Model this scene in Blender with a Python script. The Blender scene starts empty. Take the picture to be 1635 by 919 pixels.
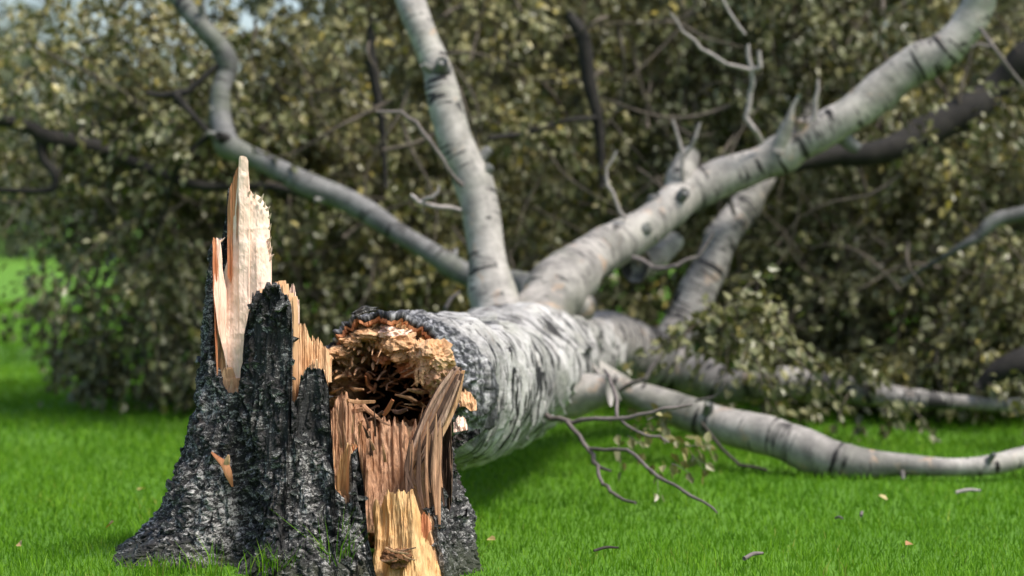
import bpy, math, random
import numpy as np
from mathutils import Vector, Matrix

random.seed(7)
RNG = np.random.default_rng(11)
scene = bpy.context.scene
COL = scene.collection

# ------------------------------------------------------------------ camera
H, FPX, PITCH = 0.81, 3588.0, math.atan(109.5 / 3588.0)
cam = bpy.data.cameras.new('camera')
cam.lens, cam.sensor_width = 79.0, 36.0
cam.clip_start, cam.clip_end = 0.1, 2000.0
cam.dof.use_dof = True
cam.dof.focus_distance = 4.98
cam.dof.aperture_fstop = 2.4
cam.dof.aperture_blades = 9
cam_o = bpy.data.objects.new('camera', cam)
COL.objects.link(cam_o)
cam_o.location = (0, 0, H)
cam_o.rotation_euler = (math.radians(90) - PITCH, 0, 0)
scene.camera = cam_o

# ------------------------------------------------------------------ sky and sun
SUN_EL, SUN_AZ = math.radians(60), math.radians(118)      # azimuth clockwise from +Y
world = bpy.data.worlds.new('World')
scene.world = world
world.use_nodes = True
wn = world.node_tree
sky = wn.nodes.new('ShaderNodeTexSky')
sky.sky_type = 'NISHITA'
sky.sun_disc = False
sky.sun_elevation, sky.sun_rotation = SUN_EL, SUN_AZ
sky.air_density, sky.dust_density, sky.ozone_density = 1.0, 3.0, 1.0
wn.links.new(sky.outputs[0], wn.nodes['Background'].inputs[0])
wn.nodes['Background'].inputs[1].default_value = 0.125
sun = bpy.data.lights.new('sun', 'SUN')
sun.energy, sun.angle, sun.color = 2.6, math.radians(16), (1.0, 0.95, 0.88)
sun_o = bpy.data.objects.new('sun', sun)
COL.objects.link(sun_o)
sd = Vector((math.sin(SUN_AZ) * math.cos(SUN_EL), math.cos(SUN_AZ) * math.cos(SUN_EL), math.sin(SUN_EL)))
sun_o.rotation_euler = (-sd).to_track_quat('-Z', 'Y').to_euler()
scene.view_settings.view_transform = 'Standard'
scene.view_settings.look = 'None'
scene.view_settings.exposure = 1.0
scene.view_settings.gamma = 1.0
scene.render.engine = 'CYCLES'
scene.cycles.use_denoising = True
scene.cycles.max_bounces = 6
scene.cycles.diffuse_bounces = 2
scene.cycles.glossy_bounces = 2
scene.cycles.transmission_bounces = 4
scene.cycles.transparent_max_bounces = 4
scene.cycles.caustics_reflective = False
scene.cycles.caustics_refractive = False

# ------------------------------------------------------------------ helpers
CP, SP = math.cos(PITCH), math.sin(PITCH)
def P(px, py, Y):
    """photo pixel (1635 wide) at world depth Y -> world point"""
    px, py, Y = np.broadcast_arrays(np.asarray(px, float), np.asarray(py, float), np.asarray(Y, float))
    a, b = (px - 817.5) / FPX, -(py - 459.5) / FPX
    dy, dz = CP + SP * b, -SP + CP * b
    return np.stack([a / dy * Y, Y + 0 * a, H + dz / dy * Y], -1)
def px2m(n, Y): return n * Y / FPX

def _hash(ix, iy, iz, seed):
    h = (ix.astype(np.int64) * 374761393 + iy.astype(np.int64) * 668265263 + iz.astype(np.int64) * 2147483647 + seed * 974711) & 0xffffffff
    h = ((h ^ (h >> 13)) * 1274126177) & 0xffffffff
    h = ((h ^ (h >> 16)) * 2246822519) & 0xffffffff
    return (h ^ (h >> 15)) & 0xffffffff
def noise3(x, y, z, seed=0):
    """value noise in -1..1"""
    x, y, z = np.broadcast_arrays(np.asarray(x, float), np.asarray(y, float), np.asarray(z, float))
    ix, iy, iz = np.floor(x).astype(np.int64), np.floor(y).astype(np.int64), np.floor(z).astype(np.int64)
    fx, fy, fz = x - ix, y - iy, z - iz
    u, v, w = [f * f * f * (f * (f * 6 - 15) + 10) for f in (fx, fy, fz)]
    r = 0
    for dx in (0, 1):
        for dy in (0, 1):
            for dz in (0, 1):
                k = _hash(ix + dx, iy + dy, iz + dz, seed) / 4294967295.0
                r = r + k * (u if dx else 1 - u) * (v if dy else 1 - v) * (w if dz else 1 - w)
    return r * 2 - 1
def fbm(x, y, z, oct=4, seed=0, gain=.5):
    r, a, t = 0, 1.0, 0
    for o in range(oct):
        r = r + a * noise3(x * 2 ** o + 13.1 * o, y * 2 ** o + 7.7 * o, z * 2 ** o - 3.3 * o, seed + o)
        t += a; a *= gain
    return r / t
def worley(x, y, z, seed=0):
    x, y, z = np.broadcast_arrays(np.asarray(x, float), np.asarray(y, float), np.asarray(z, float))
    ix, iy, iz = np.floor(x).astype(np.int64), np.floor(y).astype(np.int64), np.floor(z).astype(np.int64)
    f1 = np.full(x.shape, 9.0); f2 = f1.copy(); cid = np.zeros(x.shape)
    for dx in (-1, 0, 1):
        for dy in (-1, 0, 1):
            for dz in (-1, 0, 1):
                cx, cy, cz = ix + dx, iy + dy, iz + dz
                a = _hash(cx, cy, cz, seed) / 4294967295.0
                b = _hash(cx, cy, cz, seed + 5) / 4294967295.0
                c = _hash(cx, cy, cz, seed + 9) / 4294967295.0
                d = np.sqrt((cx + a - x) ** 2 + (cy + b - y) ** 2 + (cz + c - z) ** 2)
                n = d < f1
                f2 = np.where(n, f1, np.minimum(f2, d))
                cid = np.where(n, a, cid)
                f1 = np.where(n, d, f1)
    return f1, f2, cid
def lut(tab, x): 
    t = np.array(tab, float)
    return np.interp(x, t[:, 0], t[:, 1])
def sstep(a, b, x):
    t = np.clip((x - a) / (b - a), 0, 1)
    return t * t * (3 - 2 * t)

def mesh_np(name, V, F, uv=None, attrs=None, smooth=True):
    """V (n,3); F list of arrays (m,3) or (m,4)"""
    me = bpy.data.meshes.new(name)
    V = np.ascontiguousarray(V, np.float32)
    F = [np.asarray(f, np.int32) for f in (F if isinstance(F, list) else [F]) if len(f)]
    me.vertices.add(len(V)); me.vertices.foreach_set('co', V.ravel())
    li = np.concatenate([f.ravel() for f in F])
    sizes = np.concatenate([np.full(len(f), f.shape[1], np.int32) for f in F])
    me.loops.add(len(li)); me.loops.foreach_set('vertex_index', li)
    me.polygons.add(len(sizes))
    st = np.zeros(len(sizes), np.int32); st[1:] = np.cumsum(sizes)[:-1]
    me.polygons.foreach_set('loop_start', st)
    me.polygons.foreach_set('loop_total', sizes)
    me.polygons.foreach_set('use_smooth', np.full(len(sizes), bool(smooth)))
    if uv is not None:
        l = me.uv_layers.new(name='UVMap')
        l.data.foreach_set('uv', np.asarray(uv, np.float32)[li].ravel())
    for k, a in (attrs or {}).items():
        at = me.attributes.new(k, 'FLOAT', 'POINT')
        at.data.foreach_set('value', np.asarray(a, np.float32).ravel())
    me.update(calc_edges=True); me.validate()
    return me
def obj(name, me, mat, parent=None, label=None, cat=None, group=None, kind=None):
    o = bpy.data.objects.new(name, me); COL.objects.link(o)
    if mat is not None and me is not None and len(me.materials) == 0: me.materials.append(mat)
    if parent is not None: o.parent = parent
    tag(o, label, cat, group, kind)
    return o
def tag(o, label=None, cat=None, group=None, kind=None):
    for k, v in (('label', label), ('category', cat), ('group', group), ('kind', kind)):
        if v: o[k] = v
def thing(name, loc, label, cat, group=None):
    o = bpy.data.objects.new(name, None); COL.objects.link(o)
    o.location = loc; o.empty_display_size = .1
    tag(o, label, cat, group)
    return o
def grid_faces(n, m, cu=False, cv=False, off=0, flip=False):
    """index (i*m+j), i<n, j<m"""
    i = np.arange(n if cu else n - 1); j = np.arange(m if cv else m - 1)
    I, J = np.meshgrid(i, j, indexing='ij')
    I2, J2 = (I + 1) % n, (J + 1) % m
    q = np.stack([I * m + J, I2 * m + J, I2 * m + J2, I * m + J2], -1).reshape(-1, 4) + off
    return q[:, ::-1] if flip else q

def spline(pts, step):
    """Catmull-Rom through rows of pts, resampled about every `step` metres; all columns interpolated"""
    p = np.asarray(pts, float)
    p = np.vstack([2 * p[0] - p[1], p, 2 * p[-1] - p[-2]])
    out = []
    for k in range(1, len(p) - 2):
        n = max(2, int(np.linalg.norm(p[k + 1, :3] - p[k, :3]) / step))
        t = np.arange(n)[:, None] / n
        a, b, c, d = p[k - 1], p[k], p[k + 1], p[k + 2]
        out.append(.5 * ((2 * b) + (c - a) * t + (2 * a - 5 * b + 4 * c - d) * t ** 2 + (3 * b - a - 3 * c + d) * t ** 3))
    out.append(p[-2][None])
    return np.vstack(out)
def frames(C):
    T = np.gradient(C, axis=0); T /= np.linalg.norm(T, axis=1)[:, None] + 1e-9
    up = np.array([0, 0, 1.0])
    if abs(T[0] @ up) > .9: up = np.array([0, 1.0, 0])
    N = np.zeros_like(C); n = np.cross(up, T[0]); n = np.cross(T[0], n); n /= np.linalg.norm(n)
    for i in range(len(C)):
        n = n - T[i] * (n @ T[i]); n /= np.linalg.norm(n) + 1e-9
        N[i] = n
    return T, N, np.cross(T, N)
def tube(pts, step=.02, sides=16, rough=.06, bump_f=9, seed=0, base=(0, 0, 0), cap=True, attr=None):
    """pts rows x,y,z,r -> V, F, uv, along"""
    S = spline(pts, step); C, R = S[:, :3].copy(), np.maximum(S[:, 3], .0008)
    if sides >= 20:                                  # knots, swellings and small kinks of a real limb
        s_ = np.arange(len(C)) * step
        R = R * (1 + .10 * noise3(s_ * 5, seed, 0, 91) + .16 * np.clip(noise3(s_ * 9, seed, 4, 92) - .45, 0, 1) * 2)
        for ax_ in range(3): C[:, ax_] += R * .35 * noise3(s_ * 4, seed * 3 + ax_, 0, 93)
    T, N, B = frames(C)
    L = np.concatenate([[0], np.cumsum(np.linalg.norm(np.diff(C, axis=0), axis=1))])
    n = len(C); a = np.arange(sides + 1) / sides * 2 * np.pi
    ca, sa = np.cos(a), np.sin(a)
    D = N[:, None] * ca[None, :, None] + B[:, None] * sa[None, :, None]
    q = C[:, None] + D * R[:, None, None]
    f = bump_f
    rr = R[:, None] * (1 + rough * fbm(q[..., 0] * f, q[..., 1] * f, q[..., 2] * f, 3, seed))
    V = (C[:, None] + D * rr[..., None]).reshape(-1, 3)
    m = sides + 1
    F = [grid_faces(n, m)]
    uv = np.stack([np.broadcast_to(a[None] / (2 * np.pi), (n, m)) * (2 * np.pi * R.mean()), np.broadcast_to(L[:, None], (n, m))], -1).reshape(-1, 2)
    if cap:
        V = np.vstack([V, C[0], C[-1]]); uv = np.vstack([uv, uv[0], uv[-1]])
        k = np.arange(sides)
        F.append(np.stack([k, k + 1, np.full(sides, n * m)], -1)[:, ::-1])
        F.append(np.stack([(n - 1) * m + k, (n - 1) * m + k + 1, np.full(sides, n * m + 1)], -1))
    return V - np.asarray(base), F, uv
def join(parts):
    """parts: list of (V, [F], uv) -> one"""
    Vs, Fs, Us, o = [], {}, [], 0
    for V, F, uv in parts:
        for f in F: Fs.setdefault(f.shape[1], []).append(f + o)
        Vs.append(V); Us.append(uv); o += len(V)
    return np.vstack(Vs), [np.vstack(f) for f in Fs.values()], np.vstack(Us)

# ------------------------------------------------------------------ materials
class NT:
    def __init__(s, name):
        s.m = bpy.data.materials.new(name); s.m.use_nodes = True
        s.t = s.m.node_tree; s.b = s.t.nodes['Principled BSDF']; s.out = s.t.nodes['Material Output']
    def n(s, typ, **kw):
        x = s.t.nodes.new(typ)
        for k, v in kw.items(): setattr(x, k, v)
        return x
    def l(s, a, b): s.t.links.new(a, b)
    def coord(s, which='Object', scale=(1, 1, 1)):
        tc = s.n('ShaderNodeTexCoord'); mp = s.n('ShaderNodeMapping'); mp.inputs['Scale'].default_value = scale
        s.l(tc.outputs[which], mp.inputs[0]); return mp.outputs[0]
    def noise(s, vec, scale, detail=4, rough=.55, dist=0):
        x = s.n('ShaderNodeTexNoise'); x.inputs['Scale'].default_value = scale; x.inputs['Detail'].default_value = detail
        x.inputs['Roughness'].default_value = rough; x.inputs['Distortion'].default_value = dist
        s.l(vec, x.inputs['Vector']); return x.outputs['Fac']
    def ramp(s, fac, stops, interp='LINEAR'):
        r = s.n('ShaderNodeValToRGB'); r.color_ramp.interpolation = interp
        e = r.color_ramp.elements
        while len(e) < len(stops): e.new(.5)
        for k, (p, c) in enumerate(stops):
            e[k].position = p; e[k].color = (*c, 1) if not isinstance(c, (int, float)) else (c, c, c, 1)
        s.l(fac, r.inputs[0]); return r.outputs[0]
    def mix(s, fac, a, b, mode='MIX'):
        x = s.n('ShaderNodeMix', data_type='RGBA', blend_type=mode)
        for v, i in ((fac, x.inputs[0]), (a, x.inputs[6]), (b, x.inputs[7])):
            if hasattr(v, 'links'): s.l(v, i)
            elif isinstance(v, (int, float)): i.default_value = v
            else: i.default_value = (*v, 1)
        return x.outputs[2]
    def math(s, op, a, b=None, clamp=False):
        x = s.n('ShaderNodeMath', operation=op, use_clamp=clamp)
        for v, i in ((a, x.inputs[0]), (b, x.inputs[1])):
            if v is None: continue
            if hasattr(v, 'links'): s.l(v, i)
            else: i.default_value = v
        return x.outputs[0]
    def attr(s, name):
        x = s.n('ShaderNodeAttribute'); x.attribute_name = name; return x.outputs['Fac']
    def bump(s, h, strength=.5, dist=.01):
        x = s.n('ShaderNodeBump'); x.inputs['Strength'].default_value = strength; x.inputs['Distance'].default_value = dist
        s.l(h, x.inputs['Height']); s.l(x.outputs[0], s.b.inputs['Normal']); return x
    def col(s, c, rough=.7, spec=.4):
        s.l(c, s.b.inputs['Base Color']) if hasattr(c, 'links') else None
        if hasattr(rough, 'links'): s.l(rough, s.b.inputs['Roughness'])
        else: s.b.inputs['Roughness'].default_value = rough
        s.b.inputs['Specular IOR Level'].default_value = spec
        return s.m

def mat_stump_bark(name='black_birch_bark', moss=.55):
    t = NT(name)
    v = t.coord('Object')
    plates = t.noise(t.coord('Object', (1, 1, 1.9)), 58, 7, .74, .7)
    zone = t.noise(v, 6.5, 4, .6)
    fine = t.noise(v, 330, 3, .6)
    k = t.math('ADD', plates, t.math('MULTIPLY', t.math('SUBTRACT', zone, .5), .45))
    k = t.math('ADD', k, t.math('MULTIPLY', t.math('SUBTRACT', fine, .5), .34))
    c = t.ramp(k, [(0, (.004, .0037, .0035)), (.495, (.006, .0056, .0052)), (.545, (.045, .043, .040)), (.61, (.26, .25, .235)), (.73, (.52, .50, .47))])
    brown = t.ramp(t.noise(v, 15, 4), [(.60, 0), (.74, 1)])
    c = t.mix(t.math('MULTIPLY', brown, .5), c, (.055, .028, .018))
    sx = t.n('ShaderNodeSeparateXYZ'); t.l(v, sx.inputs[0])
    low = t.ramp(t.math('ADD', sx.outputs[2], t.math('MULTIPLY', t.noise(v, 25, 4), .16)), [(.10, 1), (.17, 0)])
    c = t.mix(t.math('MULTIPLY', low, moss), c, (.035, .045, .012))
    t.bump(t.math('ADD', plates, t.math('MULTIPLY', fine, .4)), .9, .006)
    return t.col(c, t.ramp(plates, [(.3, .8), (.7, .42)]), .5)
def mat_birch(name, white, dark, cover=.5, rings=1.0, green=.25, peel=.25, furrow=False, knots=.85, thr=.40):
    t = NT(name)
    uv = t.coord('UV')
    ob = t.coord('Object')
    ring = t.noise(t.coord('UV', (5, 46, 1)), 1, 5, .60, .5)
    ring2 = t.noise(t.coord('UV', (20, 150, 1)), 1, 3, .6)
    patch = t.noise(ob, 7, 4, .6)
    k = t.math('ADD', ring, t.math('MULTIPLY', t.math('SUBTRACT', patch, .5), cover))
    d1 = t.ramp(k, [(thr, 1), (thr + .065, 0)])
    d2 = t.ramp(ring2, [(thr - .04, .9), (thr + .02, 0)])
    dk = t.math('MAXIMUM', d1, t.math('MULTIPLY', d2, rings))
    tone = t.noise(ob, 16, 5, .65)
    knot = t.ramp(t.noise(t.coord('UV', (5, 9, 1)), 1, 3, .6, .8), [(.62, 0), (.68, 1)])
    dk = t.math('MAXIMUM', dk, t.math('MULTIPLY', knot, knots))
    w2 = tuple(x * .5 for x in white)
    base = t.ramp(tone, [(.3, w2), (.62, white)])
    grime = t.ramp(t.noise(ob, 3.6, 6, .68, .6), [(.46, 0), (.62, 1)])
    base = t.mix(t.math('MULTIPLY', grime, .75), base, tuple(x * .3 for x in white))
    pl = t.ramp(t.noise(ob, 11, 4, .6, .5), [(.60, 0), (.68, 1)])
    base = t.mix(t.math('MULTIPLY', pl, peel), base, (.40, .27, .18))
    gr = t.ramp(t.noise(ob, 5, 4, .6), [(.50, 0), (.70, 1)])
    base = t.mix(t.math('MULTIPLY', gr, green), base, (.11, .13, .065))
    c = t.mix(dk, base, dark)
    if furrow:                                    # craggy old bark close to the break
        sp = t.n('ShaderNodeSeparateXYZ'); t.l(uv, sp.inputs[0])
        pl2 = t.noise(t.coord('UV', (60, 26, 1)), 1, 5, .66, .4)
        old = t.ramp(pl2, [(.44, (.014, .014, .015)), (.54, (.10, .10, .105)), (.64, (.34, .34, .35)), (.8, (.5, .5, .5))])
        far = t.math('ADD', sp.outputs[1], t.math('MULTIPLY', t.math('SUBTRACT', patch, .5), .5))
        c = t.mix(t.ramp(t.math('ADD', far, t.math('MULTIPLY', t.math('SUBTRACT', pl2, .5), .5)), [(.14, 1), (.40, 0)]), c, old)
        t.bump(t.math('ADD', t.math('ADD', ring, pl2), t.math('MULTIPLY', tone, .5)), .8, .008)
    else:
        t.bump(t.math('ADD', ring, t.math('MULTIPLY', tone, .6)), .6, .006)
    return t.col(c, .62, .35)
def mat_wood(name, pale, mid, streak, freq=1.0, streak_at=.62, amt=.8):
    t = NT(name)
    fib = t.noise(t.coord('Object', (150 * freq, 150 * freq, 6 * freq)), 1, 5, .65, .15)
    big = t.noise(t.coord('Object', (22, 22, 6)), 1, 4, .6, .4)
    c = t.ramp(big, [(.32, mid), (.60, pale)])
    s = t.ramp(t.math('ADD', t.math('MULTIPLY', fib, .75), t.math('MULTIPLY', big, .25)), [(streak_at - .12, 0), (streak_at + .10, 1)])
    c = t.mix(t.math('MULTIPLY', s, amt), c, streak)
    t.bump(fib, .7, .004)
    return t.col(c, .68, .25)
def mat_break():
    """broken face of the trunk: rho 1 at the rim to 0 in the rotten heart"""
    t = NT('broken_trunk_wood')
    v = t.coord('Object')
    rho = t.attr('rho')
    n1 = t.noise(v, 18, 5, .65, .5)
    n2 = t.noise(v, 70, 5, .7, .6)
    k = t.math('ADD', rho, t.math('MULTIPLY', t.math('SUBTRACT', n1, .5), .34))
    k = t.math('ADD', k, t.math('MULTIPLY', t.math('SUBTRACT', n2, .5), .16))
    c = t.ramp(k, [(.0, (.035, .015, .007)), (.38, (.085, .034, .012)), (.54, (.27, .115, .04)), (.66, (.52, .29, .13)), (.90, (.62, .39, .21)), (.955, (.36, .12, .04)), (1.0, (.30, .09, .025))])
    t.bump(t.math('ADD', n1, n2), .8, .008)
    return t.col(c, .75, .2)
def mat_plain(name, c, rough=.8, var=.35, scale=30, spec=.3):
    t = NT(name)
    n = t.noise(t.coord('Object'), scale, 4, .6)
    d = t.ramp(n, [(.3, tuple(x * (1 - var) for x in c)), (.7, tuple(min(1, x * (1 + var)) for x in c))])
    t.bump(n, .5, .004)
    return t.col(d, rough, spec)
def mat_leaf(name, stops, trans=.35, rough=.45, spec=.45):
    t = NT(name)
    c = t.ramp(t.attr('tint'), stops)
    geo = t.n('ShaderNodeNewGeometry')
    under = t.mix(.30 if spec > .2 else .04, c, (.34, .35, .19))
    c2 = t.mix(geo.outputs['Backfacing'], c, under)
    t.col(c2, rough, spec)
    tr = t.n('ShaderNodeBsdfTranslucent'); t.l(c, tr.inputs[0])
    mx = t.n('ShaderNodeMixShader'); mx.inputs[0].default_value = trans
    t.l(t.b.outputs[0], mx.inputs[1]); t.l(tr.outputs[0], mx.inputs[2]); t.l(mx.outputs[0], t.out.inputs[0])
    return t.m
M = {}
M['bark'] = mat_stump_bark()
M['bark_dry'] = mat_stump_bark('silvery_bark_flake', 0)
M['trunk'] = mat_birch('white_birch_trunk_bark', (.50, .485, .46), (.010, .0095, .009), rings=.9, green=.35, peel=.12, furrow=True)
M['limb'] = mat_birch('white_birch_limb_bark', (.37, .345, .31), (.012, .010, .009), cover=.6, rings=.8, green=.3, peel=.65, thr=.35)
M['limb_band'] = mat_birch('banded_birch_limb_bark', (.32, .30, .275), (.012, .011, .010), cover=.7, rings=.9, green=.4, peel=.5, thr=.41)
M['limb_grey'] = mat_birch('grey_birch_limb_bark', (.165, .163, .155), (.012, .011, .010), cover=.7, rings=.5, green=.5, peel=.1, thr=.33)
M['limb_dark'] = mat_plain('dark_limb_bark', (.017, .015, .0125), .85, .6, 18)
M['twig'] = mat_plain('grey_twig_bark', (.13, .11, .10), .75, .35, 40)
M['twig_pale'] = mat_plain('pale_dead_twig', (.27, .24, .225), .75, .3, 40)
M['twig_brown'] = mat_plain('brown_twig_bark', (.085, .068, .052), .8, .4, 40)
M['twig_dark'] = mat_plain('dark_twig_bark', (.045, .038, .030), .85, .4, 40)
M['wood_spike'] = mat_wood('fresh_pale_wood', (.87, .65, .52), (.77, .50, .37), (.52, .28, .18), 1, .68, .55)
M['wood'] = mat_wood('fresh_torn_wood', (.64, .41, .23), (.50, .265, .12), (.20, .08, .03), 1, .60)
M['wood_yellow'] = mat_wood('yellow_torn_wood', (.66, .44, .21), (.54, .31, .12), (.20, .09, .03), .55, .57)
M['wood_pink'] = mat_wood('pinkish_brown_wood', (.56, .33, .20), (.36, .18, .09), (.09, .04, .02), 1, .56)
M['wood_dark'] = mat_wood('dark_weathered_wood', (.15, .085, .055), (.07, .038, .024), (.018, .011, .008), .8, .54)
M['wood_strip'] = mat_wood('grey_pink_torn_wood', (.58, .40, .29), (.40, .24, .16), (.12, .06, .04), 1.1, .56)
M['cambium'] = mat_wood('orange_inner_bark', (.56, .25, .12), (.40, .14, .06), (.16, .05, .02), 1, .62)
M['rot'] = mat_wood('rotten_brown_heartwood', (.25, .115, .045), (.13, .055, .02), (.02, .010, .006), .6, .55)
M['break'] = mat_break()
OL = [(0, (.022, .030, .007)), (.3, (.056, .064, .014)), (.55, (.105, .102, .024)), (.75, (.165, .140, .038)), (.9, (.27, .235, .085)), (1, (.42, .32, .05))]
M['leaf'] = mat_leaf('autumn_birch_leaf', OL, .22, .36)
M['leaf_mid'] = mat_leaf('shaded_tree_leaf', [(0, (.03, .042, .013)), (.5, (.065, .072, .022)), (.85, (.12, .11, .04)), (1, (.2, .17, .06))], .25, .5)
M['leaf_far'] = mat_leaf('far_shrub_leaf', [(0, (.025, .045, .016)), (.5, (.05, .078, .025)), (1, (.10, .13, .05))], .25, .5)
M['grass'] = mat_leaf('lawn_grass_blade', [(0, (.052, .150, .007)), (.5, (.118, .275, .011)), (.85, (.175, .34, .017)), (1, (.32, .34, .07))], .40, .6, .12)
M['fallen_leaf'] = mat_leaf('dry_fallen_leaf', [(0, (.35, .10, .02)), (.5, (.45, .22, .05)), (1, (.50, .40, .15))], .2, .5)
def mat_ground():
    t = NT('lawn_soil_and_turf')
    v = t.coord('Object')
    a = t.noise(v, 60, 5, .7); b = t.noise(v, 1.1, 4)
    c = t.ramp(a, [(.3, (.045, .11, .010)), (.55, (.100, .23, .022)), (.75, (.15, .30, .035))])
    c = t.mix(t.ramp(b, [(.4, 0), (.7, .35)]), c, (.12, .24, .02))
    t.bump(a, .8, .02)
    return t.col(c, .9, .2)
M['ground'] = mat_ground()
M['moss'] = mat_plain('moss_and_soil', (.045, .05, .015), .95, .6, 60)

# ------------------------------------------------------------------ ground
SX, SY = P(515, 600, 5.22)[0], 5.22                      # stump axis
def ground_z(x, y):
    x, y = np.asarray(x, float), np.asarray(y, float)
    d2 = ((x - SX + .26) / .36) ** 2 + ((y - SY + .05) / .50) ** 2
    z = .040 * np.exp(-d2 ** 2 * .55)
    z = z + .010 * noise3(x * 1.7, y * 1.7, 0, 3) + .02 * noise3(x * .3, y * .3, 0, 4) * sstep(6, 14, y)
    return z
def build_ground():
    gy = np.concatenate([np.linspace(-60, 2.5, 12)[:-1], np.linspace(2.5, 15, 150)[:-1], np.linspace(15, 60, 40)[:-1], np.geomspace(60, 900, 14)])
    gx = np.concatenate([-np.geomspace(500, 5.2, 20)[:-1], np.linspace(-5, 5, 140), np.geomspace(5.2, 500, 20)[1:]])
    X, Yg = np.meshgrid(gx, gy, indexing='ij')
    V = np.stack([X, Yg, ground_z(X, Yg)], -1).reshape(-1, 3)
    obj('lawn_ground', mesh_np('lawn_ground', V, grid_faces(len(gx), len(gy))), M['ground'], kind='structure')
build_ground()

# ------------------------------------------------------------------ the stump
SB = np.array([SX, SY, 0.0])
stump = thing('birch_stump', SB, 'shattered black-barked birch stump with tall pale splinter standing in the lawn', 'tree stump')
def z_of(py, Y=5.02): return P(515, py, Y)[..., 2]
def prof(tab):                                          # (py, px) -> radius by z
    t = np.array(tab, float)
    z = z_of(t[:, 0]); r = t[:, 1] * 5.12 / FPX
    o = np.argsort(z); return z[o], r[o]
RLz, RLr = prof([(300, 168), (385, 181), (470, 190), (560, 201), (660, 214), (740, 240), (830, 270), (880, 325), (919, 385), (960, 430)])
RRz, RRr = prof([(300, 215), (560, 218), (640, 204), (690, 198), (760, 209), (830, 230), (919, 250), (960, 262)])
RFz, RFr = prof([(300, 175), (470, 185), (560, 192), (660, 200), (740, 214), (830, 236), (880, 262), (919, 290), (960, 310)])
def stump_r(th, z):
    """radius of the bark, th degrees (0 = towards the camera, + = right)"""
    a = np.radians(th)
    rl, rr, rf = np.interp(z, RLz, RLr), np.interp(z, RRz, RRr), np.interp(z, RFz, RFr)
    wl, wr, wf = np.clip(-np.sin(a), 0, 1) ** 2, np.clip(np.sin(a), 0, 1) ** 2, np.cos(a) ** 2
    r = wl * rl + wr * rr + wf * rf
    low = sstep(.42, .05, z)
    for c, w, d in ((-36, 10, -.080), (-6, 6, .030), (-17, 9, .020), (-2, 7, -.018), (6, 7, .018), (-62, 10, .018), (20, 7, .012), (-88, 9, -.022), (72, 9, -.02), (88, 8, .015)):
        r = r + d * np.exp(-((th - c - 6 * np.sin(z * 9)) / w) ** 2) * (.22 + .78 * low)
    r = r + .012 * noise3(a * 2.2, z * 3.0, 0, 21)
    return r
TOP = [(-180, 720), (-140, 690), (-118, 560), (-108, 420), (-100, 392), (-80, 386), (-74, 400), (-69, 445), (-63, 520), (-56, 570), (-49, 615),
       (-43, 632), (-39, 628), (-36.5, 560), (-35.6, 492), (-34, 474), (-30, 467), (-26, 468), (-22, 453), (-17, 455), (-15, 468), (-12, 476), (-9.8, 488), (-9.2, 530), (-8.6, 634),
       (-6, 640), (-5.2, 602), (-2.5, 587), (2, 580), (5.5, 592), (7.5, 618), (8.5, 690), (9.5, 770), (15.2, 800), (16.2, 716), (19.6, 712), (20.6, 780),
       (21.6, 900), (23, 960), (49, 960), (51, 905), (53, 868), (56, 828), (60, 788), (67, 738), (76, 704), (84, 672), (90, 640), (97, 650), (110, 690), (150, 720), (180, 720)]
def stump_shell(name, mat, inset, thick, nth, nz, topshift, jag, jf, disp, smooth, only=None, seed=0):
    th = np.linspace(-180, 180, nth, endpoint=False)
    top = z_of(lut(TOP, th)) + topshift
    a = np.radians(th)
    top = top + jag * (fbm(th * jf, 0, seed, 3, 31 + seed) + .5 * np.abs(noise3(th * jf * 2.7, 5, 0, 41 + seed)))
    if inset: top = top - .14 * np.exp(-((th - 97) / 20) ** 2)
    zb = -.06
    top = np.maximum(top, zb + .004)
    t = np.linspace(0, 1, nz)
    Z = zb + (top - zb)[:, None] * t[None]
    TH = np.broadcast_to(th[:, None], Z.shape)
    def surf(off, d):
        r = stump_r(TH, Z) - off + d
        A = np.radians(TH)
        return np.stack([r * np.sin(A), -r * np.cos(A), Z], -1)
    base = surf(inset, 0)
    fade = sstep(0, .012, (top[:, None] - Z))
    d = disp(base[..., 0], base[..., 1], base[..., 2]) * (.35 + .65 * fade)
    outer = surf(inset, d)
    zin = np.linspace(1, 0, max(14, nz // (1 if inset else 6)))
    Zi = zb + (top - zb)[:, None] * zin[None]
    THi = np.broadcast_to(th[:, None], Zi.shape); Ai = np.radians(THi)
    ri = stump_r(THi, Zi) - inset - thick
    ri = ri + .016 * fbm(ri * np.sin(Ai) * 60, ri * np.cos(Ai) * 60, Zi * 4, 3, 77 + seed)
    inner = np.stack([ri * np.sin(Ai), -ri * np.cos(Ai), Zi], -1)
    G = np.concatenate([outer, inner], 1)
    n, m = G.shape[:2]
    me = mesh_np(name, G.reshape(-1, 3), grid_faces(n, m, cu=True), smooth=smooth)
    return obj(name, me, mat, stump)
def bark_disp(x, y, z):
    wx = x + .010 * noise3(x * 25, y * 25, z * 14, 61); wy = y + .010 * noise3(x * 25, y * 25, z * 14, 62)
    f1, f2, cid = worley(wx * 40, wy * 40, z * 11, 3)                 # long plates between vertical furrows
    g1, g2, gid = worley(wx * 75, wy * 75, z * 62, 8)                 # cross cracks
    e = np.clip((f2 - f1) * 2.6, 0, 1)
    e2 = np.clip((g2 - g1) * 3.0, 0, 1)
    furrow = 1 - np.abs(fbm(wx * 26, wy * 26, z * 4.5, 3, 63)) * 2.6
    return .014 * (e - .6) + .006 * (cid - .5) + .0045 * (e2 - .6) + .004 * (gid - .5) - .015 * np.clip(furrow, 0, 1) ** 3 + .012 * fbm(x * 12, y * 12, z * 6, 3, 5) + .005 * fbm(x * 120, y * 120, z * 60, 3, 6)
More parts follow.
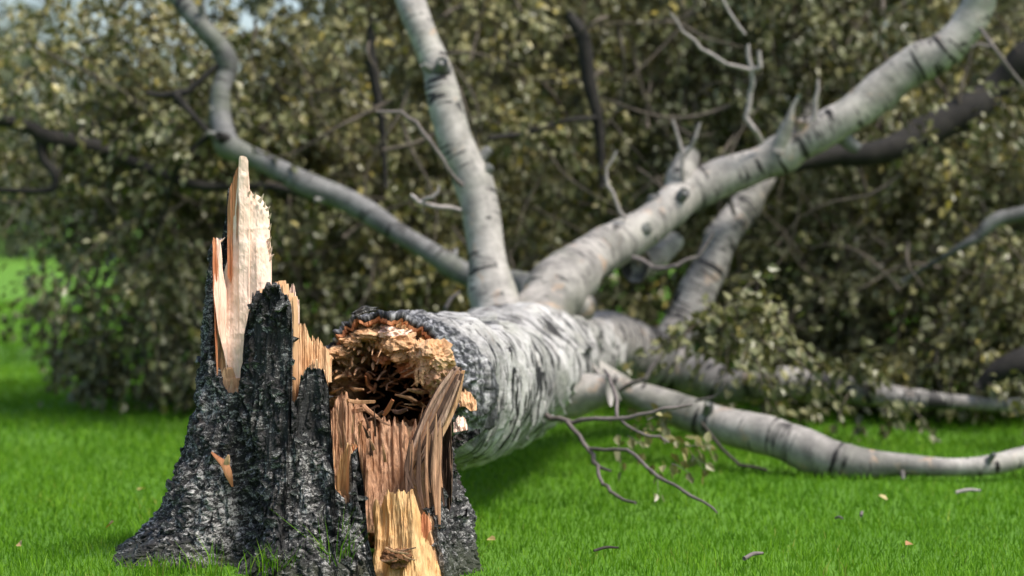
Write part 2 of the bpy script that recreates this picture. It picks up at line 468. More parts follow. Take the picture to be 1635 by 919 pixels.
bark_o = stump_shell('bark', M['bark'], 0, .012, 680, 330, 0, .012, .8, bark_disp, False)
def wood_disp(x, y, z): return .009 * fbm(x * 90, y * 90, z * 5, 3, 9)
stump_shell('sapwood', M['wood'], .024, .034, 480, 50, -.006, .032, 1.3, wood_disp, False, seed=3)

def slab(name, top, bot, Yt, Yb, thick, mat, parent=stump, base=SB, ncol=70, nrow=60, jag=6, ridge=.006, rf=.16, bulge=.0, wob=1.2, seed=0, saw=0, zf=.012, lean=0):
    """a torn piece of wood: columns of fibre between two outlines (photo pixels at its own depth), with real thickness"""
    x0, x1 = max(top[0][0], bot[0][0]), min(top[-1][0], bot[-1][0])
    xs = np.linspace(x0, x1, ncol)
    ty = lut(top, xs) - jag * np.abs(noise3(xs * rf * 1.5, 0, seed, 51 + seed)) - .55 * jag * noise3(xs * rf * 4, 2, seed, 52 + seed)
    if saw: ty = ty - saw * (((xs * .17 + noise3(xs * .05, 0, 0, seed)) % 1.0) ** 2)
    by = np.maximum(lut(bot, xs), ty + 1)
    t = np.linspace(0, 1, nrow)
    PY = ty[:, None] + (by - ty)[:, None] * t[None]
    PX = xs[:, None] + wob * noise3(xs[:, None] * .08, PY * .03, seed, 53 + seed) + lean * (t[None] - .5)
    u = (xs - x0) / (x1 - x0)
    YF = Yt + (Yb - Yt) * t[None] + bulge * (2 * u[:, None] - 1) ** 2
    rd = ridge * (fbm(PX * rf, PY * zf, seed, 4, 54 + seed, .6) + .35 * np.abs(noise3(PX * rf * .4, PY * zf * 1.6, seed, 55 + seed)))
    edge = np.minimum(u, 1 - u)[:, None] * 2
    taper = thick * (.35 + .65 * np.clip(t[None] * 5, 0, 1)) * (.5 + .5 * np.clip(edge * 4, 0, 1))
    Fr = P(PX, PY, YF + rd); Bk = P(PX, PY, YF + rd * .3 + taper)
    n, m = PX.shape
    V = np.concatenate([Fr.reshape(-1, 3), Bk.reshape(-1, 3)]) - base
    F = [grid_faces(n, m), grid_faces(n, m, off=n * m, flip=True)]
    idx = np.arange(n * m).reshape(n, m); o = n * m
    for e in (idx[0], idx[-1], idx[:, 0], idx[:, -1]):
        F.append(np.stack([e[:-1], e[1:], e[1:] + o, e[:-1] + o], -1))
    me = mesh_np(name, V, [np.vstack(F)], smooth=False)
    return obj(name, me, mat, parent)

# tall spike and the pieces that clothe its edge
spike = slab('spike', [(354, 452), (360, 425), (368, 400), (373, 345), (377, 318), (380, 296), (381.5, 252), (383, 249), (394, 250), (397, 257), (398.5, 303), (404, 310), (411, 312), (418, 316), (423, 326), (428, 332), (431, 352), (432, 380), (434, 420)],
             [(354, 545), (365, 590), (376, 640), (395, 645), (401, 580), (410, 500), (420, 478), (432, 472), (434, 465)], 5.10, 5.055, .035, M['wood_spike'], ncol=150, nrow=130, jag=1.2, ridge=.0045, rf=.045, bulge=.018, wob=.9, seed=1, zf=.03)
slab('splinter', [(341, 384), (343, 382), (348, 380), (352, 386), (356, 430), (362, 465)], [(341, 470), (348, 530), (356, 560), (362, 590)], 5.085, 5.05, .025, M['wood_spike'], ncol=40, nrow=80, jag=3, rf=.3, seed=2)
slab('inner_bark', [(363, 330), (366, 300), (371, 292), (376, 272), (380, 268)], [(363, 440), (370, 455), (376, 440), (380, 330)], 5.112, 5.09, .02, M['cambium'], spike, ncol=26, nrow=70, jag=3, rf=.3, seed=3)
slab('inner_bark', [(339, 386), (342, 380), (345, 384), (348, 440)], [(339, 420), (342, 480), (346, 600), (348, 610)], 5.078, 5.045, .02, M['cambium'], ncol=16, nrow=90, jag=3, rf=.3, seed=4)
slab('bark_strip', [(355, 380), (359, 352), (363, 310), (366, 300), (370, 330)], [(355, 470), (360, 470), (366, 470), (370, 470)], 5.135, 5.11, .03, M['bark'], ncol=26, nrow=80, jag=4, ridge=.012, rf=.3, zf=.1, seed=5)
# torn strip between the two bark lobes, and the pale tip behind the tall lobe
slab('splinter', [(455, 545), (462, 532), (470, 522), (478, 520), (486, 524), (490, 530), (496, 548), (505, 552), (511, 560)], [(455, 560), (462, 600), (468, 640), (478, 645), (490, 642), (500, 610), (511, 600)], 5.03, 4.985, .03, M['wood'], ncol=70, nrow=70, jag=9, rf=.25, seed=6)
slab('splinter', [(458, 478), (462, 466), (466, 456), (470, 460), (474, 474), (478, 484)], [(458, 500), (468, 520), (478, 520)], 5.07, 5.06, .02, M['wood_spike'], ncol=36, nrow=30, jag=5, rf=.35, seed=7)
slab('splinter', [(496, 545), (503, 541), (512, 546), (522, 560), (530, 575)], [(496, 600), (512, 610), (530, 610)], 5.12, 5.10, .03, M['wood'], ncol=40, nrow=36, jag=7, rf=.3, seed=8)
# cavity: back wall, broken ends, weathered right side
slab('heartwood', [(528, 655), (545, 636), (560, 645), (572, 655), (590, 675), (604, 684), (625, 690)], [(528, 830), (560, 835), (590, 840), (625, 840)], 5.30, 5.20, .05, M['wood_pink'], ncol=90, nrow=80, jag=14, ridge=.022, rf=.07, seed=9)
slab('heartwood', [(584, 715), (594, 695), (604, 700), (614, 688), (625, 684), (634, 696), (644, 692), (652, 708), (664, 690), (672, 712)], [(584, 850), (610, 850), (640, 850), (672, 850)], 5.24, 5.13, .04, M['wood_pink'], ncol=110, nrow=90, jag=20, ridge=.020, rf=.06, seed=10)
slab('heartwood', [(532, 662), (540, 648), (552, 642), (562, 660), (572, 672)], [(532, 760), (550, 755), (572, 750)], 5.17, 5.14, .03, M['wood_pink'], ncol=60, nrow=60, jag=12, ridge=.012, rf=.2, seed=11)
slab('rotten_core', [(520, 660), (560, 672), (600, 676), (650, 672), (700, 655), (716, 655)], [(520, 940), (716, 940)], 5.40, 5.36, .05, M['rot'], ncol=70, nrow=60, jag=14, ridge=.03, rf=.1, zf=.05, seed=12)
slab('weathered_wood', [(664, 735), (672, 700), (684, 690), (696, 660), (706, 640), (716, 625), (722, 640)], [(664, 800), (676, 830), (690, 860), (706, 860), (722, 800)], 5.16, 5.12, .04, M['wood_dark'], ncol=110, nrow=110, jag=16, ridge=.030, rf=.20, seed=13)
# light torn block low in the opening, with its bark-stripped shoulder
slab('torn_block', [(597, 806), (603, 800), (609, 812), (616, 792), (624, 787), (640, 788), (656, 786), (664, 790), (668, 812), (674, 838), (682, 862), (692, 886), (702, 908), (712, 925)], [(597, 965), (640, 965), (690, 965), (712, 965)], 4.985, 4.885, .06, M['wood_yellow'], ncol=150, nrow=120, jag=6, ridge=.018, rf=.085, bulge=.03, wob=2.0, seed=14)
slab('inner_bark', [(672, 826), (678, 818), (684, 826), (688, 840)], [(672, 850), (678, 872), (684, 850), (688, 845)], 4.985, 4.975, .02, M['cambium'], ncol=24, nrow=30, jag=3, rf=.3, seed=15)
# splinters in front of the opening
slab('splinter', [(516, 716), (519, 711), (525, 712), (532, 716), (535, 722)], [(516, 745), (524, 764), (530, 764), (535, 745)], 4.955, 4.945, .018, M['wood'], ncol=36, nrow=36, jag=5, rf=.3, seed=16)
slab('splinter', [(537, 760), (543, 735), (548, 724), (553, 716), (560, 716), (568, 712)], [(537, 796), (545, 804), (553, 815), (560, 800), (568, 780)], 4.965, 4.945, .022, M['wood_yellow'], ncol=60, nrow=60, jag=9, rf=.28, seed=17)
slab('inner_bark', [(558, 730), (564, 716), (569, 709), (573, 720)], [(558, 820), (560, 845), (565, 835), (573, 800)], 4.958, 4.938, .02, M['cambium'], ncol=26, nrow=60, jag=4, rf=.3, seed=18)

def strip(name, pts, mat, parent, base, flat=.45, seed=0, ridge=.16, step=.006, sides=18, jag=.02):
    """a splinter: a tapered, flattened, fibrous bar; pts rows px,py,Y,width_px"""
    p = np.array([[*P(a, b, c), px2m(w, c) / 2] for a, b, c, w in pts])
    S = spline(p, step); C, R = S[:, :3], S[:, 3]
    T, N, B = frames(C)
    # broad side roughly towards the camera
    view = np.array([0, -1.0, .15]); W = np.cross(T, view); W /= np.linalg.norm(W, axis=1)[:, None]; D = np.cross(W, T)
    n = len(C); a = np.arange(sides) / sides * 2 * np.pi
    sq = lambda q: np.sign(q) * np.abs(q) ** .6
    fr = 1 + ridge * noise3(a * 3.1, seed, 0, seed)[None] + ridge * noise3(a[None] * 2, np.linspace(0, n * step * 14, n)[:, None], seed, seed + 3)
    V = C[:, None] + (W[:, None] * (sq(np.cos(a)))[None, :, None] + D[:, None] * (flat * sq(np.sin(a)))[None, :, None]) * (R[:, None] * fr)[..., None]
    j = jag * noise3(a * 2.3, 9, seed, seed + 6)
    V[0] -= T[0] * np.abs(j)[:, None]; V[-1] += T[-1] * np.abs(j)[:, None]
    V = np.concatenate([V.reshape(-1, 3), C[:1], C[-1:]]) - base
    k = np.arange(sides); k2 = (k + 1) % sides
    F = [grid_faces(n, sides, cv=True), np.stack([k2, k, np.full(sides, n * sides)], -1), np.stack([(n - 1) * sides + k, (n - 1) * sides + k2, np.full(sides, n * sides + 1)], -1)]
    return obj(name, mesh_np(name, V, F, smooth=False), mat, parent)
rs = random.Random(3)
for k in range(15):                              # the hinge: a fan of long torn fibres
    o_ = (k - 7) * 3.0; b_ = rs.uniform(0, .12); e_ = rs.uniform(.72, 1.0); dY = rs.uniform(-.02, .02)
    L0, L1 = np.array([735, 586, 5.13]), np.array([656, 752, 5.10])
    row = []
    for q in (b_, .25, .5, .72, e_ * 1.02):
        c_ = L0 + (L1 - L0) * q; sp_ = .35 + .65 * math.sin(math.pi * min(1, q * 1.15) * .9)
        row.append((c_[0] + o_ * sp_ * .9 + rs.uniform(-1, 1), c_[1] + o_ * sp_ * .42, c_[2] + dY + .0015 * abs(k - 7), (1.0 if q == e_ * 1.02 else rs.uniform(2.5, 7))))
    strip('torn_strip', row, M[rs.choice(['wood_strip', 'wood_strip', 'wood_pink', 'wood', 'wood_dark'])], stump, SB, .7, 400 + k, ridge=.3, sides=10, step=.006, jag=.004)
0 and strip('torn_strip', [(730, 606, 5.10, 10), (720, 650, 5.09, 20), (712, 700, 5.07, 22), (706, 760, 5.04, 22), (712, 830, 5.0, 20), (722, 900, 4.95, 20)], M['wood_dark'], stump, SB, .6, 2)
for k in range(20):                              # weathered fibres below the hinge
    x_ = rs.uniform(652, 706); y_ = 715 - (x_ - 652) * .9 + rs.uniform(-14, 22); e_ = rs.uniform(770, 850); w_ = rs.uniform(3, 8); Y_ = 5.11 - (e_ - 700) * .0003 + rs.uniform(-.012, .012)
    strip('torn_strip', [(x_, y_, Y_, 1.2), (x_ - 2, y_ + (e_ - y_) * .3, Y_, w_), (x_ - 3 + rs.uniform(-2, 2), y_ + (e_ - y_) * .65, Y_ - .01, w_ * 1.1), (x_ + rs.uniform(-2, 6), e_, Y_ - .02, w_ * .5)], M[rs.choice(['wood_dark', 'wood_dark', 'wood_dark', 'wood_pink'])], stump, SB, .7, 440 + k, ridge=.3, sides=10, step=.006, jag=.004)
0 and strip('torn_strip', [(700, 664, 5.08, 7), (696, 700, 5.06, 16), (692, 750, 5.04, 18), (700, 810, 5.0, 16)], M['wood_pink'], stump, SB, .5, 5)
# barbs along the ragged edge of the spike
for k, (x, y, dx, dy, w) in enumerate([(414, 322, 7, -13, 4), (405, 315, 3, -7, 3), (425, 335, 6, -6, 3), (429, 348, 4, -8, 3), (430, 366, 3, -9, 3), (429, 384, 4, -6, 4),
                                       (430, 402, 4, -9, 4), (429, 412, 8, -6, 4), (424, 420, 10, -8, 4), (398, 308, 2, -5, 3), (350, 386, 9, -7, 3), (428, 395, 3, -10, 3), (422, 330, 1, -8, 3)]):
    strip('splinter', [(x, y, 5.095, w * 1.7), (x + dx * .5, y + dy * .4, 5.092, w * 1.1), (x + dx, y + dy, 5.088, .8)], M['wood_spike'], spike, SB, .6, 20 + k, step=.002, sides=8, jag=.001)
# thin broken fibres standing in the cavity
rs = random.Random(5)
for k in range(26):
    x = rs.uniform(534, 706); y = rs.uniform(665, 740); Y = rs.uniform(5.09, 5.26); h = rs.uniform(14, 48); dx = rs.uniform(-12, 12); w = rs.uniform(2.5, 7)
    strip('splinter', [(x, y + h * .6, Y, w), (x + dx * .4, y, Y - .01, w * .8), (x + dx, y - h * .6, Y - .015, 1.2)], M[rs.choice(['wood_pink', 'wood_pink', 'wood', 'wood_dark'])], stump, SB, .5, 60 + k, step=.004, sides=8, jag=.001)
for k, (x, y, a, L, w, m) in enumerate([(560, 655, .1, 40, 12, 'wood_pink'), (575, 640, -.05, 44, 9, 'wood'), (548, 650, .9, 26, 9, 'wood'), (600, 664, .5, 24, 8, 'wood_dark'), (612, 672, -.6, 22, 6, 'wood_pink'),
                                        (590, 655, -.7, 30, 10, 'wood_pink'), (640, 655, .2, 20, 9, 'wood_dark'), (572, 690, 1.3, 30, 9, 'wood'), (565, 675, .2, 26, 6, 'wood_pink'), (620, 650, 1.0, 26, 10, 'cambium'),
                                        (634, 879, -.25, 34, 5, 'wood'), (648, 876, .12, 30, 4, 'wood_pink'), (622, 893, .1, 24, 5, 'wood_pink'), (652, 889, -.45, 22, 4, 'wood')]):
    Y = 5.19 if y < 800 else 4.885
    c, s = math.cos(a) * L / 2, -math.sin(a) * L / 2
    strip('splinter', [(x - c, y - s, Y + .01, w * .7), (x - c * .2, y - s * .2 + 2, Y, w * .75), (x + c, y + s, Y - .02, w * .55)], M[m], stump, SB, .5, 120 + k, step=.004, sides=9, jag=.006)
def chunk(px, py, Y, wx, wz, wy, mat, parent, base, seed, name='wood_chunk', amp=.32, nu=40, nv=26):
    """a torn lump of wood: sizes in photo pixels, angular broken facets"""
    u = np.arange(nu) / nu * 2 * np.pi; v = np.linspace(0, np.pi, nv)
    U, V_ = np.meshgrid(u, v, indexing='ij')
    d = np.stack([np.cos(U) * np.sin(V_), np.sin(U) * np.sin(V_), np.cos(V_)], -1)
    a1, a2, ci = worley(d[..., 0] * 1.7 + seed * 3.1, d[..., 1] * 1.7, d[..., 2] * 1.7, 5)
    b1, b2, cj = worley(d[..., 0] * 5 + seed, d[..., 1] * 5, d[..., 2] * 3, 6)
    k = 1 + amp * (ci - .5) * 1.6 + amp * .6 * (cj - .5) + .15 * fbm(d[..., 0] * 3, d[..., 1] * 3, d[..., 2] * 3 + seed, 3, seed)
    sc = np.array([wx, wy, wz]) / 2 * Y / FPX
    G_ = d * k[..., None] * sc + P(px, py, Y) - base
    return obj(name, mesh_np(name, G_.reshape(-1, 3), grid_faces(nu, nv, cu=True), smooth=False), M[mat], parent)
chunk(636, 890, 4.915, 44, 30, 40, 'rot', stump, SB, 3, 'painted_hole')  # dark lump standing in for a hole, its shade put into the colour
# small torn sliver hanging on the dark flank
strip('torn_sliver', [(338, 722, 4.985, 3), (350, 733, 4.975, 8), (360, 742, 4.97, 12), (366, 758, 4.97, 11), (371, 776, 4.975, 3)], M['cambium'], stump, SB, .5, 200, step=.003, sides=10, jag=.002)
strip('torn_sliver', [(362, 746, 4.972, 8), (363, 736, 4.966, 9), (365, 727, 4.962, 4)], M['wood'], stump, SB, .5, 201, step=.003, sides=10, jag=.002)
0 and strip('root', [(520, 878, 4.90, 40), (500, 896, 4.86, 44), (478, 914, 4.82, 46), (455, 935, 4.80, 30)], M['bark'], stump, SB, .8, 210, sides=28, step=.008)

# bark plates standing proud of the flank
def plate_mesh(k):
    r = np.random.default_rng(100 + k)
    n = 9; a = np.arange(n) / n * 2 * np.pi
    rad = 1 + .35 * r.uniform(-1, 1, n)
    x, z = rad * np.cos(a) * .010, rad * np.sin(a) * .0075
    lift = .0035 * (z / .0075) + r.uniform(-.001, .001, n)
    top = np.stack([x, -.004 - np.abs(lift) * .7 + r.uniform(-.0012, .0012, n), z], -1)
    bot = np.stack([x * 1.15, 0 * x + .006, z * 1.15], -1)
    V = np.vstack([top, bot, [[0, -.0065, 0]]])
    i = np.arange(n); j = (i + 1) % n
    return mesh_np('bark_plate', V, [np.stack([i, i + n, j + n, j], -1), np.stack([j, np.full(n, 2 * n), i], -1)], smooth=False)
PL = [plate_mesh(k) for k in range(8)]
for me in PL: me.materials.append(M['bark_dry'])
n = 0
while n < 260:
    th = RNG.uniform(-96, 92); ty = lut(TOP, th)
    if z_of(ty) < .10: continue
    z = RNG.uniform(.07, z_of(ty) - .012)
    r = float(stump_r(np.array(th), np.array(z)))
    a = math.radians(th)
    p = Vector((r * math.sin(a), -r * math.cos(a), z))
    q = np.array(p)
    r += float(bark_disp(q[:1], q[1:2], q[2:])[0]) + .001
    o = obj('bark_plate', PL[n % 8], None, bark_o)
    o.location = (r * math.sin(a), -r * math.cos(a), z)
    s = RNG.uniform(.6, 1.35)
    o.rotation_euler = (RNG.normal(0, .22), RNG.normal(0, .5), a + RNG.normal(0, .25))
    o.scale = (s * RNG.uniform(.7, 1.5), s * .5, s * RNG.uniform(.5, 1.3))
    n += 1

# ------------------------------------------------------------------ the fallen birch
TB = np.array([*P(640, 600, 5.45)[:2], 0.0])
tree = thing('fallen_birch_tree', TB, 'fallen white birch tree, snapped off the stump, limbs and leafy crown on the lawn', 'tree')
trunk_px = [(614, 618, 5.40, 121), (665, 626, 5.72, 126), (718, 627, 6.10, 122), (775, 613, 6.55, 111), (828, 592, 7.0, 99), (872, 572, 7.45, 82), (915, 562, 7.8, 62), (960, 562, 8.1, 50)]
tp = np.array([[*P(a, b, c), px2m(w, c)] for a, b, c, w in trunk_px])
S = spline(tp, .0085); C, R = S[:, :3], S[:, 3]
T, N, B = frames(C)
NS = 300
L = np.concatenate([[0], np.cumsum(np.linalg.norm(np.diff(C, axis=0), axis=1))])
ang = np.arange(NS + 1) / NS * 2 * np.pi                    # 0 = up
ca, sa = np.cos(ang), np.sin(ang)
D = N[:, None] * ca[None, :, None] + B[:, None] * sa[None, :, None]
side = -1 if B[0][0] > 0 else 1                             # which sign of sin is the right-hand side
# ragged rim: how far each angle is broken back along the axis
acirc = np.stack([ca, sa], -1)
jagr = .035 * fbm(ca * 2.2, sa * 2.2, 0, 4, 71) + .012 * noise3(ca * 9, sa * 9, 0, 72) + .012 * noise3(ca * 26, sa * 26, 0, 73)
ar = np.where(side < 0, -ang, ang); ar = (ar + np.pi) % (2 * np.pi) - np.pi   # + = right side
def lobe(c, w): return np.exp(-(((ar - c + np.pi) % (2 * np.pi) - np.pi) / w) ** 2)
jagr = jagr + .10 * lobe(2.0, .22) + .05 * lobe(2.5, .12) - .03 * lobe(1.2, .3) - .04 * lobe(0.05, .5)
q = C[:, None] + D * R[:, None, None]
x, y, z = q[..., 0], q[..., 1], q[..., 2]
old = sstep(.36, .06, L)[:, None]
f1, f2, cid = worley(ca[None] * 13, sa[None] * 13, L[:, None] * 11, 12)
crag = np.clip((f2 - f1) * 2.3, 0, 1)
ringn = noise3(ca[None] * 1.7, sa[None] * 1.7, L[:, None] * 34, 14)
rr = R[:, None] * (1 + .06 * fbm(x * 6, y * 4, z * 6, 3, 15) + .045 * noise3(ca[None] * 1.2, sa[None] * 1.2, L[:, None] * 8, 16) * (1 - old)) \
     + old * (.009 * (crag - .5) + .010 * fbm(x * 40, y * 20, z * 40, 3, 17)) + (1 - old) * (.008 * np.clip(ringn * 2.2, -1, 1) + .016 * (((L[:, None] * 6.5 + 1.3 * noise3(ca[None] * 1.3, sa[None] * 1.3, L[:, None] * 3, 20)) % 1.0) ** 2 - .4) + .004 * fbm(x * 30, y * 30, z * 30, 3, 18))
Lsh = jagr[None] * sstep(.30, 0, L)[:, None]
V = C[:, None] + D * rr[..., None] + T[:, None] * Lsh[..., None]
# bark thickness at the rim: an inner lip
lip = V[0] - D[0] * (.014 + .004 * noise3(ca * 8, sa * 8, 3, 19))[:, None] + T[0] * .004
lip2 = lip - D[0] * .004 + T[0] * .05
G = np.concatenate([lip2[None], lip[None], V], 0)
n, m = G.shape[:2]
circ = 2 * np.pi * .17
uv = np.stack([np.broadcast_to(ang[None] / (2 * np.pi) * circ, (n, m)), np.broadcast_to(np.concatenate([[0, 0], L])[:, None], (n, m))], -1).reshape(-1, 2)
trunk = obj('trunk', mesh_np('trunk', G.reshape(-1, 3) - TB, grid_faces(n, m), uv=uv, smooth=True), M['trunk'], tree)
# torn face inside the rim
nr = 90
rho = np.linspace(1, 0.0, nr)
RHO = np.broadcast_to(rho[:, None], (nr, NS + 1))
CA, SA = np.broadcast_to(ca[None], RHO.shape), np.broadcast_to(sa[None], RHO.shape)
gx, gy = CA * RHO, SA * RHO
AR = np.broadcast_to(ar[None], RHO.shape)
lump = fbm(gx * 3.0, gy * 3.0, 1, 3, 81, .5)
wgx, wgy = gx + .06 * noise3(gx * 8, gy * 8, 0, 85), gy + .06 * noise3(gx * 8, gy * 8, 3, 86)
_, _, b1 = worley(wgx * 4.5, wgy * 4.5, 0 * gx, 87); e1, e2_, b2 = worley(wgx * 11, wgy * 11, 0 * gx, 88)   # bundles of fibre snapped at unequal lengths
lump2 = (b1 - .5) * 1.0 + (b2 - .5) * .28 + .5 * fbm(gx * 9, gy * 22, 2, 4, 82, .62) + .35 * np.abs(noise3(gx * 15 + 3 * gy, gy * 6, 1, 89))
wall = .50 + .16 * np.cos(AR) + .12 * noise3(CA * 1.5, SA * 1.5, 0, 83)          # how far in the sound wood reaches: thick on top
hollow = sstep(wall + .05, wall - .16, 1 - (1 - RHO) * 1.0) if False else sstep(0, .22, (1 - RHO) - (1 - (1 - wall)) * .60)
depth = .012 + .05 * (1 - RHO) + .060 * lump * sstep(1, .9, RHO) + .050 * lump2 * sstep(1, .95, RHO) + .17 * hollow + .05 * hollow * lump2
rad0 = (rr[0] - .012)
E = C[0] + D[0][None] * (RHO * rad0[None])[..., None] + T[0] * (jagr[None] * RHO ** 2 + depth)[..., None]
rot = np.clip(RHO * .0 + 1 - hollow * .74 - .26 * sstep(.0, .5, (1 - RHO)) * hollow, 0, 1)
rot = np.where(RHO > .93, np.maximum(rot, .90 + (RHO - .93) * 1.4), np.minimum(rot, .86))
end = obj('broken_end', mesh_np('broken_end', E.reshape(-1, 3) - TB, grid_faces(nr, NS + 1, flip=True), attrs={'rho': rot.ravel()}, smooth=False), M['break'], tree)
# chunks and splinters round the break
rs = random.Random(9)
for k in range(70):
    a = rs.uniform(-2.2, 2.2); rh = rs.uniform(.50, .92); ln = rs.uniform(.03, .09); w = rs.uniform(.0018, .0055)
    i = int(((a if side > 0 else -a) % (2 * np.pi)) / (2 * np.pi) * NS)
    dirr = D[0][i]; c0 = C[0] + dirr * rad0[i] * rh + T[0] * (jagr[i] * rh * rh + .05)
    tip = c0 - T[0] * (ln + .02) - dirr * rs.uniform(0, .05) + np.array([rs.uniform(-.02, .02), 0, rs.uniform(-.02, .01)])
    pts = np.array([[*(c0 + T[0] * .03), w], [*((c0 + tip) / 2 + np.array([0, 0, rs.uniform(-.008, .008)])), w * .9], [*tip, w * rs.uniform(.2, .6)]])
    v, f, u = tube(pts, .005, 7, .5, 70, k, TB)
    obj('splinter', mesh_np('splinter', v, f, smooth=False), M['wood' if rh > .6 else rs.choice(['wood_pink', 'rot', 'wood'])], tree)
rs = random.Random(77)
for k in range(90):                                        # crumbling fibres of the rotten heart, lying every way
    a_, b_ = rs.gauss(604, 42), rs.gauss(606, 24); Y_ = 5.47 + rs.uniform(-.05, .05); t_ = rs.uniform(0, 6.28); l_ = rs.uniform(6, 22); w_ = rs.uniform(1.5, 4.5)
    cx_, sy_ = math.cos(t_) * l_ / 2, math.sin(t_) * l_ / 2
    strip('rotten_fibre', [(a_ - cx_, b_ - sy_, Y_ + .01, w_), (a_ + rs.uniform(-3, 3), b_ + rs.uniform(-3, 3), Y_, w_ * .9), (a_ + cx_, b_ + sy_, Y_ - rs.uniform(0, .04), w_ * .75)], M[rs.choice(['rot', 'rot', 'rot', 'cambium', 'wood_pink'])], end, TB, .75, 500 + k, ridge=.5, sides=6, step=.005, jag=.006)
ring = np.stack([lip - D[0] * .001 - T[0] * .003, lip - D[0] * .009 - T[0] * .001 + T[0] * (.003 * noise3(ca * 30, sa * 30, 0, 75))[:, None], lip - D[0] * .013 + T[0] * .03], 0)
obj('inner_bark', mesh_np('inner_bark', ring.reshape(-1, 3) - TB, grid_faces(3, NS + 1, flip=True), smooth=False), M['cambium'], end)
for k, (a, b, c, w, h_, d_, m_) in enumerate([(592, 534, 5.43, 56, 22, 70, 'wood'), (628, 530, 5.42, 50, 26, 70, 'wood_spike'), (640, 552, 5.40, 54, 44, 60, 'wood'), (562, 546, 5.43, 36, 18, 60, 'wood'), (538, 562, 5.42, 36, 18, 50, 'wood'),
        (668, 566, 5.36, 30, 40, 50, 'wood'), (696, 572, 5.32, 54, 52, 60, 'wood'), (700, 604, 5.33, 50, 46, 60, 'wood_pink'), (612, 572, 5.43, 30, 18, 40, 'cambium'), (652, 588, 5.45, 40, 28, 50, 'cambium'), (520, 574, 5.38, 22, 18, 40, 'wood'), (674, 600, 5.30, 9, 30, 14, 'wood'), (665, 601, 5.30, 7, 26, 12, 'wood')]):
    chunk(a, b, c, w, h_, d_, m_, end, TB, k + 1)
slab('wood_chunk', [(728, 626), (740, 622), (752, 630), (762, 642)], [(728, 650), (742, 648), (752, 656), (762, 655)], 5.40, 5.36, .04, M['wood'], tree, TB, 40, 34, 5, .02, .2, zf=.05, seed=34)
slab('wood_chunk', [(724, 676), (732, 664), (742, 668), (746, 680)], [(724, 690), (736, 688), (746, 686)], 5.33, 5.31, .04, M['wood_spike'], tree, TB, 36, 30, 4, .015, .2, zf=.05, seed=35)
slab('bark_flap', [(714, 704), (726, 694), (745, 690), (766, 686)], [(714, 716), (730, 716), (745, 706), (766, 692)], 5.30, 5.30, .03, M['bark'], tree, TB, 44, 16, 3, .01, .2, zf=.1, seed=36)
strip('bark_flap', [(570, 500, 5.36, 8), (583, 494, 5.36, 12), (596, 493, 5.37, 5)], M['bark'], tree, TB, .5, 300, step=.004)

# limbs
def limb(rows, mat, name='limb', step=.022, sides=28, rough=.09, bf=9, seed=0, parent=None):
    thin = {1: .88, 2: .84, 3: .90, 4: .90, 7: .8, 16: .7, 17: .7}.get(seed, 1.0)
    rows = [(a, b, c, w * (1 - (1 - thin) * min(1, i_ / 2))) for i_, (a, b, c, w) in enumerate(rows)]
    p = np.array([[*P(a, b, c), px2m(w, c)] for a, b, c, w in rows])
    v, f, u = tube(p, step, sides, rough, bf, seed, TB)
    LIMBS.append(spline(p, .05))
    return obj(name, mesh_np(name, v, f, uv=u), M[mat], parent or tree)
LIMBS = []
limb_v = limb([(806, 560, 7.25, 62), (797, 510, 7.30, 50), (785, 462, 7.34, 39), (775, 400, 7.38, 33), (759, 318, 7.45, 30), (736, 225, 7.5, 30), (704, 120, 7.55, 29), (672, 40, 7.6, 27), (648, -30, 7.7, 25), (600, -140, 7.9, 22), (540, -260, 8.1, 16)], 'limb', seed=1)
limb_l = limb([(830, 540, 7.4, 30), (845, 480, 7.8, 26), (820, 452, 8.0, 22), (742, 432, 8.1, 21), (640, 376, 8.2, 21), (550, 326, 8.3, 21), (470, 286, 8.35, 21), (405, 248, 8.4, 21), (385, 237, 8.4, 22), (366, 226, 8.4, 26), (360, 208, 8.41, 22), (355, 180, 8.45, 19), (357, 140, 8.47, 18), (366, 112, 8.5, 19), (368, 92, 8.5, 22), (356, 72, 8.5, 20), (325, 38, 8.5, 18), (285, -5, 8.6, 18), (180, -110, 8.8, 15)], 'limb_grey', seed=2)
limb_r = limb([(800, 575, 7.15, 62), (848, 515, 7.4, 50), (890, 470, 7.58, 47), (925, 438, 7.7, 46), (950, 416, 7.75, 40), (1010, 375, 7.9, 38), (1080, 325, 8.0, 34), (1130, 300, 8.05, 37), (1200, 266, 8.1, 33), (1300, 216, 8.1, 34), (1370, 176, 8.1, 34), (1440, 126, 8.1, 32), (1510, 70, 8.1, 31), (1556, 12, 8.1, 29), (1590, -70, 8.1, 27), (1640, -190, 8.2, 22)], 'limb', rough=.14, seed=3)
limb_g = limb([(880, 570, 7.5, 50), (930, 590, 7.5, 28), (990, 622, 7.45, 22), (1060, 652, 7.4, 28), (1130, 676, 7.3, 32), (1250, 706, 7.15, 32), (1350, 730, 7.05, 28), (1440, 745, 6.98, 22), (1520, 749, 6.95, 17), (1600, 737, 6.97, 19), (1700, 712, 7.1, 18), (1850, 690, 7.3, 13)], 'limb', seed=4)
limb([(890, 566, 7.6, 40), (935, 562, 7.9, 48), (980, 564, 8.1, 46), (1025, 572, 8.4, 46), (1080, 596, 8.4, 36), (1160, 614, 8.3, 30), (1240, 610, 8.2, 26), (1330, 618, 8.15, 22), (1420, 628, 8.1, 19), (1520, 645, 8.1, 14), (1680, 640, 8.3, 9)], 'limb_band', seed=5)
limb([(1010, 600, 8.3, 26), (1060, 548, 8.4, 30), (1088, 505, 8.5, 32), (1112, 440, 8.55, 28), (1150, 385, 8.6, 26), (1192, 330, 8.7, 22), (1225, 280, 8.9, 15), (1300, 170, 9.4, 10)], 'limb_band', rough=.16, seed=6)
